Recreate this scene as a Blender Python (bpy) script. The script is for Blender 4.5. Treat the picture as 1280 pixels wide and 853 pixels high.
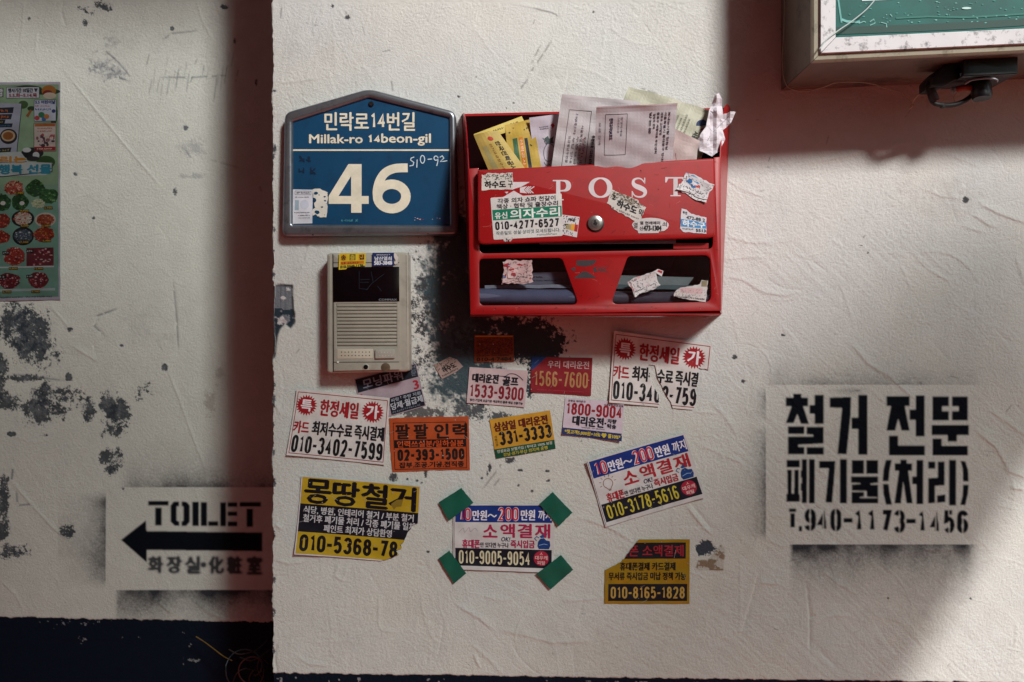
import bpy, math, random
import numpy as np
from mathutils import Vector
from mathutils.geometry import tessellate_polygon
random.seed(7)
for o in list(bpy.data.objects): bpy.data.objects.remove(o)
SC = bpy.context.scene
C = SC.collection
R = math.radians
# ------------------------------------------------------------------ camera, sky, sun, exposure
S, D, ZC = 0.00125, 1.6, 1.4          # metres per photo pixel on the wall, camera distance, eye height
cam = bpy.data.cameras.new('camera'); cam.lens = 36; cam.sensor_width = 36; cam.clip_end = 500; cam.clip_start = .05
co = bpy.data.objects.new('camera', cam); co.location = (0, -D, ZC); co.rotation_euler = (R(90), 0, 0)
C.objects.link(co); SC.camera = co
SUN_TRAVEL = Vector((-0.60, 1.0, -0.72)).normalized()
w = bpy.data.worlds.new('World'); SC.world = w; w.use_nodes = True
nt = w.node_tree; bg = nt.nodes['Background']; sky = nt.nodes.new('ShaderNodeTexSky')
sky.sky_type = 'NISHITA'; sky.sun_disc = False
sky.sun_elevation = math.asin(-SUN_TRAVEL.z)
sky.sun_rotation = math.atan2(-SUN_TRAVEL.x, -SUN_TRAVEL.y)
nt.links.new(sky.outputs[0], bg.inputs[0]); bg.inputs[1].default_value = 0.08
ld = bpy.data.lights.new('sun', 'SUN'); ld.energy = 4.2; ld.angle = R(9.5); ld.color = (1.0, .98, .945)
lo = bpy.data.objects.new('sun', ld); lo.rotation_euler = SUN_TRAVEL.to_track_quat('-Z', 'Y').to_euler(); C.objects.link(lo)
lo.location = (3, -5, 4)
SC.view_settings.view_transform = 'Standard'; SC.view_settings.look = 'None'
SC.view_settings.exposure = 0.06; SC.view_settings.gamma = 1
SC.cycles.max_bounces = 6; SC.cycles.transparent_max_bounces = 12

# ------------------------------------------------------------------ helpers
def P(px, py, d=0.0):                  # a point at distance d in front of the wall, measured from the photograph
    k = (D - d) / D * S
    return Vector(((px - 640) * k, -d, ZC - (py - 426.5) * k))
def lin(v): return v / 12.92 if v <= .04045 else ((v + .055) / 1.055) ** 2.4
def hx(h):
    h = h.lstrip('#'); return tuple(lin(int(h[i:i+2], 16) / 255) for i in (0, 2, 4))
MATS = {}
def mat(name, col, rough=.6, metal=0., var=.18, scale=40., bump=.0, bscale=300., grime=None, gamt=.5, gscale=25., spec=.5, coat=0.):
    if name in MATS: return MATS[name]
    m = bpy.data.materials.new(name); m.use_nodes = True; n = m.node_tree; b = n.nodes['Principled BSDF']
    if isinstance(col, str): col = hx(col)
    tc = n.nodes.new('ShaderNodeTexCoord'); nz = n.nodes.new('ShaderNodeTexNoise'); nz.inputs['Scale'].default_value = scale
    nz.inputs['Detail'].default_value = 6; nz.inputs['Roughness'].default_value = .65
    n.links.new(tc.outputs['Object'], nz.inputs['Vector'])
    cr = n.nodes.new('ShaderNodeValToRGB'); cr.color_ramp.elements[0].position = .3; cr.color_ramp.elements[1].position = .7
    cr.color_ramp.elements[0].color = (*[c * (1 - var) for c in col], 1)
    cr.color_ramp.elements[1].color = (*[min(.95, c * (1 + var * .5)) for c in col], 1)
    n.links.new(nz.outputs['Fac'], cr.inputs['Fac']); out = cr.outputs['Color']
    if grime:
        g = n.nodes.new('ShaderNodeTexNoise'); g.inputs['Scale'].default_value = gscale; g.inputs['Detail'].default_value = 8
        g.inputs['Roughness'].default_value = .7; n.links.new(tc.outputs['Object'], g.inputs['Vector'])
        gr = n.nodes.new('ShaderNodeValToRGB'); gr.color_ramp.elements[0].position = .52; gr.color_ramp.elements[1].position = .66
        n.links.new(g.outputs['Fac'], gr.inputs['Fac'])
        ml = n.nodes.new('ShaderNodeMath'); ml.operation = 'MULTIPLY'; ml.inputs[1].default_value = gamt
        n.links.new(gr.outputs['Color'], ml.inputs[0])
        mx = n.nodes.new('ShaderNodeMixRGB'); mx.inputs[2].default_value = (*(hx(grime) if isinstance(grime, str) else grime), 1)
        n.links.new(ml.outputs[0], mx.inputs[0]); n.links.new(out, mx.inputs[1]); out = mx.outputs[0]
    n.links.new(out, b.inputs['Base Color'])
    b.inputs['Roughness'].default_value = rough; b.inputs['Metallic'].default_value = metal
    b.inputs['Specular IOR Level'].default_value = spec; b.inputs['Coat Weight'].default_value = coat
    if bump:
        bn = n.nodes.new('ShaderNodeTexNoise'); bn.inputs['Scale'].default_value = bscale; bn.inputs['Detail'].default_value = 4
        n.links.new(tc.outputs['Object'], bn.inputs['Vector']); bu = n.nodes.new('ShaderNodeBump')
        bu.inputs['Strength'].default_value = bump; bu.inputs['Distance'].default_value = .001
        n.links.new(bn.outputs['Fac'], bu.inputs['Height']); n.links.new(bu.outputs[0], b.inputs['Normal'])
    MATS[name] = m; return m
INK_DIM = [1.0]
def ink(h, rough=.5):                 # printing ink / paper of one colour, INK_DIM darkens it to stand for weaker light
    return mat('ink_%s_%d' % (h.strip('#'), INK_DIM[0]*100), [c*INK_DIM[0] for c in hx(h)], rough, var=.16, scale=45, spec=.3)
def mesh_obj(name, verts, faces, mats, parent=None, mi=None, smooth=False):
    me = bpy.data.meshes.new(name); me.from_pydata([tuple(v) for v in verts], [], faces)
    for m in (mats if isinstance(mats, (list, tuple)) else [mats]): me.materials.append(m)
    if mi is not None: me.polygons.foreach_set('material_index', mi)
    if smooth: me.polygons.foreach_set('use_smooth', [True] * len(me.polygons))
    me.update()
    o = bpy.data.objects.new(name, me); C.objects.link(o)
    if parent is not None: o.parent = parent; o.matrix_parent_inverse = parent.matrix_basis.inverted()
    return o
def tag(o, label, cat, group=None):
    o['label'] = label; o['category'] = cat
    if group: o['group'] = group
    return o
def empty(name, loc, label, cat, group=None):
    o = bpy.data.objects.new(name, None); o.empty_display_size = .05; o.location = loc; C.objects.link(o)
    return tag(o, label, cat, group)
def area2(l): return sum(l[i][0] * l[(i+1) % len(l)][1] - l[(i+1) % len(l)][0] * l[i][1] for i in range(len(l)))
def roundpoly(pts, rad, n=4):
    out = []; N = len(pts)
    for i in range(N):
        p0, p, p1 = [np.array(pts[j % N], float) for j in (i-1, i, i+1)]
        r = rad[i] if isinstance(rad, (list, tuple)) else rad
        if r <= 0: out.append(tuple(p)); continue
        a = p0 - p; b = p1 - p; la = np.linalg.norm(a); lb = np.linalg.norm(b); r2 = min(r, la * .49, lb * .49)
        a = p + a / la * r2; b = p + b / lb * r2
        for k in range(n + 1):
            t = k / n; out.append(tuple((1-t)**2 * a + 2*t*(1-t) * p + t*t * b))
    return out
def offset_loop(l, k):                 # inward for an outer loop (positive area), outward into material for holes
    out = []; N = len(l)
    for i in range(N):
        a = np.array(l[i-1], float); b = np.array(l[i], float); c = np.array(l[(i+1) % N], float)
        e1 = b - a; e2 = c - b
        e1 /= max(np.linalg.norm(e1), 1e-9); e2 /= max(np.linalg.norm(e2), 1e-9)
        n1 = np.array([-e1[1], e1[0]]); n2 = np.array([-e2[1], e2[0]]); nn = n1 + n2
        L = np.dot(nn, n1); nn = nn / max(L, .35)
        out.append(tuple(b + nn * k))
    return out
def slab(name, loops, d, th, r, m, parent=None, steps=3, smooth=True, dfun=None):
    """plate with optional holes; loops in photo pixels seen at distance d (front); th thickness in metres, r bevel in px"""
    verts = []; faces = []; caps = []
    q = lambda a, b: (a[0], a[1])
    W = []
    for li, l in enumerate(loops):
        l = [(x, -y) for x, y in l]
        if (area2(l) > 0) != (li == 0): l = l[::-1]
        W.append(l)
    k = (D - d) / D * S
    def w3(p, dd):
        return Vector(((p[0] - 640) * k, -dd, ZC + (p[1] + 426.5) * k))
    rm = r * S
    for l in W:
        rings = [(0, d - th)]
        for s in range(steps + 1):
            a = s / steps * math.pi / 2
            rings.append((r * (1 - math.cos(a)), d - rm + rm * math.sin(a)) if r > 0 else (0, d))
            if r <= 0: break
        base = len(verts); N = len(l)
        for (ins, dd) in rings:
            ll = offset_loop(l, ins) if ins > 0 else l
            verts += [w3(p, dd) for p in ll]
        for ri in range(len(rings) - 1):
            for i in range(N):
                j = (i + 1) % N; a = base + ri * N; b = a + N
                faces.append((a + i, a + j, b + j, b + i))
        caps.append((base + (len(rings) - 1) * N, N, base))
    nb = len(faces)
    tess = tessellate_polygon([[Vector((verts[s + i].x, verts[s + i].z, 0)) for i in range(N)] for s, N, b in caps])
    idx = [s + i for s, N, b in caps for i in range(N)]; bidx = [b + i for s, N, b in caps for i in range(N)]
    for t in tess:
        a, b_, c = [idx[i] for i in t]
        nz = (verts[b_] - verts[a]).cross(verts[c] - verts[a]).y
        faces.append((a, b_, c) if nz < 0 else (a, c, b_))
        a, b_, c = [bidx[i] for i in t]; faces.append((a, c, b_) if nz < 0 else (a, b_, c))
    o = mesh_obj(name, verts, faces, m, parent)
    sm = [i < nb for i in range(len(faces))]
    if smooth: o.data.polygons.foreach_set('use_smooth', sm); 
    try:
        o.data.set_sharp_from_angle(angle=R(40))
    except Exception: pass
    return o
def box3(name, a, b, m, parent=None):  # axis box from world corners
    x0, y0, z0 = a; x1, y1, z1 = b
    v = [(x, y, z) for x in (x0, x1) for y in (y0, y1) for z in (z0, z1)]
    f = [(0,1,3,2),(4,6,7,5),(0,4,5,1),(2,3,7,6),(0,2,6,4),(1,5,7,3)]
    return mesh_obj(name, v, f, m, parent)
def tube(name, pts, r, m, parent=None, seg=8, closed=False, taper=None):
    pts = [Vector(p) for p in pts]; verts = []; faces = []; N = len(pts)
    up = Vector((0.13, 0.2, 1)).normalized()
    for i, p in enumerate(pts):
        t = (pts[(i+1) % N] - pts[i-1]) if closed else (pts[min(i+1, N-1)] - pts[max(i-1, 0)])
        t.normalize(); s = t.cross(up)
        if s.length < .05: s = t.cross(Vector((1, 0, 0)))
        s.normalize(); u = s.cross(t); rr = r * (taper[i] if taper else 1)
        for k in range(seg):
            a = 2 * math.pi * k / seg; verts.append(p + s * math.cos(a) * rr + u * math.sin(a) * rr)
    for i in range(N if closed else N - 1):
        for k in range(seg):
            a = i * seg; b = ((i + 1) % N) * seg; faces.append((a + k, a + (k+1) % seg, b + (k+1) % seg, b + k))
    if not closed: faces += [tuple(range(seg))[::-1], tuple(range((N-1)*seg, N*seg))]
    return mesh_obj(name, verts, faces, m, parent, smooth=True)
def smooth_path(pts, n=6):             # Catmull-Rom through the points
    pts = [Vector(p) for p in pts]; q = [pts[0]] + pts + [pts[-1]]; out = []
    for i in range(1, len(q) - 2):
        for k in range(n):
            t = k / n; a, b, c, d = q[i-1], q[i], q[i+1], q[i+2]
            out.append(.5 * ((2*b) + (c-a)*t + (2*a-5*b+4*c-d)*t*t + (-a+3*b-3*c+d)*t**3))
    out.append(pts[-1]); return out
def cyl(name, c, axis, r, h, m, parent=None, seg=28, bev=.15):
    c = Vector(c); axis = Vector(axis).normalized(); s = axis.cross(Vector((0, .3, 1))).normalized(); u = axis.cross(s)
    prof = [(r, 0), (r, h * (1 - bev)), (r * (1 - bev * .6), h)]
    verts = []; faces = []
    for rr, hh in prof:
        for k in range(seg):
            a = 2 * math.pi * k / seg; verts.append(c + axis * hh + (s * math.cos(a) + u * math.sin(a)) * rr)
    for i in range(len(prof) - 1):
        for k in range(seg):
            a = i * seg; b = a + seg; faces.append((a + k, a + (k+1) % seg, b + (k+1) % seg, b + k))
    faces += [tuple(range(seg))[::-1], tuple(range(2*seg, 3*seg))]
    o = mesh_obj(name, verts, faces, m, parent, smooth=True)
    try: o.data.set_sharp_from_angle(angle=R(35))
    except Exception: pass
    return o

# ---------------- flat print: font text, drawn digits, strips
_tc = {}
def text2d(body, off=0.0, res=2):
    key = (body, off, res)
    if key in _tc: return _tc[key]
    cu = bpy.data.curves.new('t', 'FONT'); cu.body = body; cu.offset = off; cu.resolution_u = res
    o = bpy.data.objects.new('t', cu); C.objects.link(o)
    dg = bpy.context.evaluated_depsgraph_get()
    me = bpy.data.meshes.new_from_object(o.evaluated_get(dg), depsgraph=dg)
    co_ = np.zeros(len(me.vertices) * 3); me.vertices.foreach_get('co', co_); v = co_.reshape(-1, 3)[:, :2].copy()
    polys = [list(p.vertices) for p in me.polygons]
    bpy.data.objects.remove(o); bpy.data.curves.remove(cu); bpy.data.meshes.remove(me)
    if len(v):
        v[:, 1] *= -1; v -= v.min(0); sz = v.max(0); sz[sz == 0] = 1; v /= sz
    _tc[key] = (v, polys); return _tc[key]
def text_polys(body, x0, y0, x1, y1, off=0., heavy=0., res=2, rot=0, slant=0.):
    v, polys = text2d(body, off, res); out = []
    sh = [(0, 0)] if not heavy else [(0, 0), (heavy, 0), (-heavy, 0), (0, heavy * .7), (0, -heavy * .7)]
    if rot == 90: vv = np.stack([1 - v[:, 1], v[:, 0]], 1)      # reads downwards
    elif rot == -90: vv = np.stack([v[:, 1], 1 - v[:, 0]], 1)
    else: vv = v
    X = x0 + vv[:, 0] * (x1 - x0) + slant * (1 - vv[:, 1]) * (y1 - y0); Y = y0 + vv[:, 1] * (y1 - y0)
    for k, (dx, dy) in enumerate(sh):
        out.append(([[(X[i] + dx, Y[i] + dy) for i in p] for p in polys], k * .12))
    return out
def arc(cx, cy, rx, ry, a0, a1, n=9):
    return [(cx + rx * math.cos(R(a0 + (a1 - a0) * i / n)), cy + ry * math.sin(R(a0 + (a1 - a0) * i / n))) for i in range(n + 1)]
DG = {
 '0': [arc(.5, .24, .5, .24, 180, 360) + arc(.5, .76, .5, .24, 0, 180) + [(0., .24)]],
 '1': [[(.1, .2), (.45, .1), (.75, .0), (.75, 1)]],
 '2': [arc(.5, .25, .5, .25, 190, 375, 9) + [(.85, .5), (.03, 1.0), (1, 1)]],
 '3': [arc(.5, .24, .48, .24, 195, 425, 10) + [(.45, .47)], [(.45, .47)] + arc(.5, .73, .5, .27, 300, 525, 10)],
 '4': [[(.72, 1), (.72, 0), (.0, .68), (1.05, .68)]],
 '5': [[(.95, .0), (.12, .0), (.06, .45)] + arc(.5, .68, .5, .32, 230, 510, 10)],
 '6': [arc(.52, .24, .48, .24, 345, 180, 8) + arc(.5, .72, .5, .28, 180, -180, 14)],
 '7': [[(.0, .0), (1, .0), (.4, 1)]],
 '8': [arc(.5, .235, .43, .235, 90, 450, 14), arc(.5, .73, .5, .27, 270, 630, 14)],
 '9': [arc(.5, .28, .5, .28, 0, 360, 14) + arc(.48, .76, .52, .24, 0, 165, 8)],
 '-': [[(.05, .54), (.95, .54)]], '.': [[(.3, .93), (.7, .93)]], 'T': [[(0, 0), (1, 0)], [(.5, 0), (.5, 1)]],
 'O': [arc(.5, .5, .5, .5, 0, 360, 20)],
}
DW = {'1': .72, '-': .62, '.': .35, ' ': .4}
def strip(pts, wd, closed=False):
    pts = [np.array(p, float) for p in pts]
    if not closed and np.linalg.norm(pts[0] - pts[-1]) < 1e-6: closed = True
    if closed: pts = pts[:-1] if np.linalg.norm(pts[0] - pts[-1]) < 1e-6 else pts
    N = len(pts); L = []; Rr = []
    for i in range(N):
        if closed: a, c = pts[i-1], pts[(i+1) % N]
        else: a, c = pts[max(i-1, 0)], pts[min(i+1, N-1)]
        b = pts[i]; e1 = b - a; e2 = c - b
        n1 = np.linalg.norm(e1); n2 = np.linalg.norm(e2)
        if n1 < 1e-9: e1 = e2; n1 = n2
        if n2 < 1e-9: e2 = e1; n2 = n1
        e1 = e1 / n1; e2 = e2 / n2; m1 = np.array([-e1[1], e1[0]]); m2 = np.array([-e2[1], e2[0]]); mm = m1 + m2
        mm = mm / max(np.dot(mm, m1), .55); wv = wd[i] if isinstance(wd, (list, tuple)) else wd
        L.append(b + mm * wv / 2); Rr.append(b - mm * wv / 2)
    M = N if closed else N - 1
    return [[tuple(L[i]), tuple(L[(i+1) % N]), tuple(Rr[(i+1) % N]), tuple(Rr[i])] for i in range(M)]
def digit_polys(s, x0, y0, x1, y1, sw, gap=.24):
    tot = sum(DW.get(c, 1) for c in s) + gap * (len(s) - 1); u = (x1 - x0) / tot; x = x0; out = []
    for c in s:
        wv = DW.get(c, 1) * u
        for pl in DG.get(c, []):
            if c == '-': pp = [(x + px * wv, y0 + py * (y1 - y0)) for px, py in pl]
            else: pp = [(x + sw/2 + px * (wv - sw), y0 + sw/2 + py * (y1 - y0 - sw)) for px, py in pl]
            out += strip(pp, sw)
        x += wv + gap * u
    return out
def tri_split(poly):
    t = tessellate_polygon([[Vector((x, y, 0)) for x, y in poly]]); out = []
    for a, b, c in t:
        q = [poly[a], poly[b], poly[c]]
        if abs(area2(q)) > 1e-9: out.append(q if area2(q) > 0 else q[::-1])
    return out
def clip(poly, tri):
    out = poly
    for i in range(3):
        a, b = tri[i], tri[(i+1) % 3]; ex, ey = b[0]-a[0], b[1]-a[1]; new = []
        if not out: return None
        dd = [ex * (p[1]-a[1]) - ey * (p[0]-a[0]) for p in out]
        for j in range(len(out)):
            k = (j + 1) % len(out)
            if dd[j] >= 0: new.append(out[j])
            if (dd[j] >= 0) != (dd[k] >= 0):
                t = dd[j] / (dd[j] - dd[k]); new.append((out[j][0] + t*(out[k][0]-out[j][0]), out[j][1] + t*(out[k][1]-out[j][1])))
        out = new
    return out if len(out) > 2 else None
def cutsmall(pl, m=4.):                # split big print polygons so that they follow the paper's bends
    out = []; st = [pl]
    while st:
        q = st.pop(); xs = [p[0] for p in q]; ys = [p[1] for p in q]; a, b, c, e = min(xs), max(xs), min(ys), max(ys)
        if max(b-a, e-c) <= m: out.append(q); continue
        ax = 0 if b-a > e-c else 1; mid = ((a+b) if ax == 0 else (c+e))/2
        for sg in (1, -1):
            r = []
            for i in range(len(q)):
                p, n = q[i], q[(i+1) % len(q)]; d0 = (p[ax]-mid)*sg; d1 = (n[ax]-mid)*sg
                if d0 >= 0: r.append(p)
                if (d0 > 0 and d1 < 0) or (d0 < 0 and d1 > 0): t = d0/(d0-d1); r.append((p[0]+t*(n[0]-p[0]), p[1]+t*(n[1]-p[1])))
            if len(r) > 2: st.append(r)
    return out
def jag(pts, amp=1.0, step=3.0, seed=1, closed=False):   # torn edge along a polyline
    rr = random.Random(seed); out = []
    for (a, b) in zip(pts[:-1], pts[1:]):
        L = math.hypot(b[0]-a[0], b[1]-a[1]); n = max(1, int(L / step))
        for k in range(n):
            t = k / n; j = 0 if k == 0 else amp
            out.append((a[0] + (b[0]-a[0])*t + rr.uniform(-j, j), a[1] + (b[1]-a[1])*t + rr.uniform(-j, j)))
    out.append(pts[-1]); return out
LEV = .00013
WALLH = [None]
class Sheet:
    def __init__(s, quad, d=0.0, W=None, H=None, off=.0009, curl=None, wrinkle=None, seed=0, flat=False):
        q = [P(*p, (d[i] if isinstance(d, (list, tuple)) else d)) for i, p in enumerate(quad)]
        s.q = q; s.W = W or (q[1]-q[0]).length / S; s.H = H or (q[3]-q[0]).length / S
        s.off = off; s.curl = curl; s.wr = (.00024 if (wrinkle is None and d == 0) else .00012 if wrinkle is None else wrinkle); s.el = []; s.out = None; s.seed = seed; s.onwall = (d == 0)
        s.n = (q[1]-q[0]).cross(q[3]-q[0]).normalized()
        if s.n.y > 0: s.n = -s.n
    def at(s, x, y, h=0.):
        u, v = x / s.W, y / s.H; q = s.q
        p = q[0]*(1-u)*(1-v) + q[1]*u*(1-v) + q[2]*u*v + q[3]*(1-u)*v
        k = s.seed * 1.7
        hh = s.off + h
        if s.onwall and WALLH[0] is not None:
            A_, x0_, y0_ = WALLH[0]; fx_ = min(max(p.x/S+640-x0_, 0), A_.shape[1]-1.01); fy_ = min(max(426.5-(p.z-ZC)/S-y0_, 0), A_.shape[0]-1.01); i_, j_ = int(fx_), int(fy_); fx_ -= i_; fy_ -= j_
            hh += .001*float((A_[j_, i_]*(1-fx_)+A_[j_, i_+1]*fx_)*(1-fy_)+(A_[j_+1, i_]*(1-fx_)+A_[j_+1, i_+1]*fx_)*fy_)
        hh += s.wr * (math.sin(x * .21 + y * .13 + k) + math.sin(x * .09 - y * .23 + k * 2) + 2)
        if s.curl: hh += s.curl(u, v)
        return p + s.n * hh
    def add(s, polys, m, lev, name='printed_panel'): s.el.append((polys, m, lev, name))
    def rect(s, x0, y0, x1, y1, col, lev=1, cell=8):
        nx = max(1, int((x1-x0)/cell)); ny = max(1, int((y1-y0)/cell)); out = []
        for i in range(nx):
            for j in range(ny):
                a, b = x0+(x1-x0)*i/nx, x0+(x1-x0)*(i+1)/nx; c, e = y0+(y1-y0)*j/ny, y0+(y1-y0)*(j+1)/ny
                out.append([(a, c), (b, c), (b, e), (a, e)])
        s.add(out, ink(col) if isinstance(col, str) else col, lev)
    def frame(s, x0, y0, x1, y1, w_, col, lev=2):
        s.add([q for a in ([(x0, y0), (x1, y0)], [(x1, y0), (x1, y1)], [(x1, y1), (x0, y1)], [(x0, y1), (x0, y0)])
               for k in range(10) for q in strip([(a[0][0]+(a[1][0]-a[0][0])*k/10, a[0][1]+(a[1][1]-a[0][1])*k/10), (a[0][0]+(a[1][0]-a[0][0])*(k+1)/10, a[0][1]+(a[1][1]-a[0][1])*(k+1)/10)], w_)], ink(col), lev)
    def poly(s, pts, col, lev=2): s.add(tri_split(pts), ink(col) if isinstance(col, str) else col, lev)
    def strips(s, pts, w_, col, lev=3, closed=False): s.add(strip(pts, w_, closed), ink(col) if isinstance(col, str) else col, lev, 'printed_mark')
    def disc(s, cx, cy, rx, ry, col, lev=2, n=20): s.poly([(cx+rx*math.cos(2*math.pi*i/n), cy+ry*math.sin(2*math.pi*i/n)) for i in range(n)], col, lev)
    def burst(s, cx, cy, rx, ry, col, lev=2, n=22):
        s.poly([(cx+(rx if i % 2 == 0 else rx*.74)*math.cos(math.pi*i/n), cy+(ry if i % 2 == 0 else ry*.74)*math.sin(math.pi*i/n)) for i in range(2*n)], col, lev)
    def text(s, body, x0, y0, x1, y1, col, heavy=0., off=0., lev=3, rot=0, slant=0., res=2):
        for polys, dz in text_polys(body, x0, y0, x1, y1, off, heavy, res, rot, slant):
            s.add(polys, ink(col), lev + dz, 'lettering')
    def digits(s, body, x0, y0, x1, y1, sw, col, lev=3, gap=.24): s.add(digit_polys(body, x0, y0, x1, y1, sw, gap), ink(col), lev, 'lettering')
    def scribble(s, x0, y0, x1, y1, n, col, seed=1, lev=3, w_=.7):    # illegible small print
        rr = random.Random(seed); out = []
        for _ in range(n):
            x = rr.uniform(x0, x1); y = rr.uniform(y0, y1); L = rr.uniform(.6, 2.6); a = rr.choice((0, 0, 1.57, .8, -.8))
            out += strip([(x, y), (x + L*math.cos(a), y + L*math.sin(a))], w_)
        s.add(out, ink(col), lev, 'printed_mark')
    def fine(s, x0, y0, x1, y1, col, seed=1, lev=3):                    # a line of print too small to read
        rr = random.Random(seed); h = y1-y0; x = x0; out = []
        while x < x1 - h:
            if rr.random() < .16: x += h * .6; continue
            for k in range(4):
                if rr.random() < .5: out += strip([(x, y0+rr.random()*h), (x+h*.75, y0+rr.random()*h)], h*.17)
                else:
                    xx = x+rr.random()*h*.75; out += strip([(xx, y0+rr.random()*h*.3), (xx, y1-rr.random()*h*.3)], h*.17)
            x += h * 1.0
        s.add(out, ink(col), lev, 'lettering')
    def build(s, name, label, cat, paper='#e8e4e6', outlines=None, group=None, parent=None, papermat=None, back=False):
        W, H = s.W, s.H
        outlines = outlines or [[(0, 0), (W, 0), (W, H), (0, H)]]
        tris = [t for o in outlines for t in tri_split(o)]
        tb = [(min(p[0] for p in t), min(p[1] for p in t), max(p[0] for p in t), max(p[1] for p in t)) for t in tris]
        def clipall(polys):
            out = []
            for pl in polys:
                if area2(pl) < 0: pl = pl[::-1]
                bx = (min(p[0] for p in pl), min(p[1] for p in pl), max(p[0] for p in pl), max(p[1] for p in pl))
                for t, b in zip(tris, tb):
                    if b[0] > bx[2] or b[2] < bx[0] or b[1] > bx[3] or b[3] < bx[1]: continue
                    c = clip(pl, t)
                    if c: out.append(c)
            return out
        full = (outlines is None)
        nx = max(2, int(W/4)); ny = max(2, int(H/4)); cells = []
        for i in range(nx):
            for j in range(ny):
                cells.append([(W*i/nx, H*j/ny), (W*(i+1)/nx, H*j/ny), (W*(i+1)/nx, H*(j+1)/ny), (W*i/nx, H*(j+1)/ny)])
        polys = clipall(cells); verts = []; faces = []; ed = {}
        key = {}
        def vid(p, h):
            k = (round(p[0], 3), round(p[1], 3), h)
            if k not in key: key[k] = len(verts); verts.append(s.at(p[0], p[1], h))
            return key[k]
        for pl in polys:
            f = [vid(p, 0) for p in pl]
            f = [a for a, b in zip(f, f[1:]+f[:1]) if a != b]
            if len(f) > 2 and len(set(f)) == len(f): faces.append(tuple(f))
        # paper edge: walls down to a back layer 0.25 mm behind
        for f in faces:
            for a, b in zip(f, f[1:]+f[:1]):
                if (b, a) in ed: del ed[(b, a)]
                else: ed[(a, b)] = 1
        nb = len(verts); bm_ = {}
        for (a, b) in ed:
            for v in (a, b):
                if v not in bm_: bm_[v] = len(verts); verts.append(verts[v] - s.n * .00028)
            faces.append((b, a, bm_[a], bm_[b]))
        if back:
            nf = [f for f in faces]
            m2 = {}
            for f in nf:
                if all(v < nb for v in f):
                    g = []
                    for v in f:
                        if v in bm_: g.append(bm_[v])
                        else:
                            if v not in m2: m2[v] = len(verts); verts.append(verts[v] - s.n * .00028)
                            g.append(m2[v])
                    faces.append(tuple(g[::-1]))
        root = mesh_obj(name, verts, faces, papermat or ink(paper, .55), parent)
        if label: tag(root, label, cat, group)
        if s.onwall and label and 'tape' not in label:          # rubbed spots and fine scratches where the print has gone
            r_ = random.Random(s.seed*13+5); pm_ = papermat or ink(paper, .55); wp = []
            for _ in range(int(W*H/420)):
                x, y = r_.uniform(0, W), r_.uniform(0, H); a_ = r_.uniform(.25, .9)
                if r_.random() < .35: t_ = r_.uniform(0, 3.1); L_ = r_.uniform(3, 11); wp += strip([(x, y), (x+L_*math.cos(t_), y+L_*math.sin(t_))], r_.uniform(.15, .35))
                else: wp.append([(x+a_*r_.uniform(.4, 1.3)*math.cos(k_), y+a_*r_.uniform(.4, 1.3)*math.sin(k_)) for k_ in (0, .9, 1.9, 2.9, 4, 5.1)])
            s.add(wp, ink('#b9b2ac'), 5, 'wear')
        by = {}
        for polys, m, lev, nm in s.el: by.setdefault(nm, []).append((polys, m, lev))
        for nm, els in by.items():
            v2 = []; f2 = []; mi = []; mats = []
            for polys, m, lev in els:
                if m not in mats: mats.append(m)
                for pi, pl0 in enumerate(clipall(polys)):
                  for pl in cutsmall(pl0):
                    b = len(v2); v2 += [s.at(p[0], p[1], LEV * (lev + (.02*(pi % 9) if nm != 'printed_panel' else 0))) for p in pl]; f2.append(tuple(range(b, b+len(pl)))); mi.append(mats.index(m))
            if f2: mesh_obj(nm, v2, f2, mats, root, mi)
        return root
def corner_curl(tl=0, tr=0, br=0, bl=0, top=0, bot=0, p=4):
    def f(u, v):
        u = min(max(u, 0), 1); v = min(max(v, 0), 1)
        c = lambda a, b: max(0, (a + b - 1.25)) ** 2 * 2
        return 1.8*(tl*c(1-u, 1-v) + tr*c(u, 1-v) + br*c(u, v) + bl*c(1-u, v) + top*(1-v)**6 + bot*v**6)
    return f
# ------------------------------------------------------------------ plaster walls as fine relief grids
def rnoise(X, Y, su, sv=None, ang=0., seed=0):
    sv = sv or su; rg = np.random.default_rng(seed + 100); T = rg.random((256, 256)).astype(np.float32) * 2 - 1
    ca, sa = math.cos(R(ang)), math.sin(R(ang)); u = (X*ca + Y*sa)/su + 1000.37; v = (-X*sa + Y*ca)/sv + 1000.71
    iu = np.floor(u).astype(np.int32); iv = np.floor(v).astype(np.int32); fu = u-iu; fv = v-iv
    fu = fu*fu*(3-2*fu); fv = fv*fv*(3-2*fv); a, b, c, e = iu & 255, (iu+1) & 255, iv & 255, (iv+1) & 255
    return ((T[c, a]*(1-fu) + T[c, b]*fu)*(1-fv) + (T[e, a]*(1-fu) + T[e, b]*fu)*fv).astype(np.float32)
def fbm(X, Y, s, o=5, seed=0, gain=.55, **k):
    t = 0; a = 1.; n = 0.
    for i in range(o): t = t + a*rnoise(X, Y, s/2**i, seed=seed+i*7, ang=i*31 + k.get('ang', 0)); n += a; a *= gain
    return t / n
def sst(a, b, x): t = np.clip((x-a)/(b-a), 0, 1); return t*t*(3-2*t)
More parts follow.
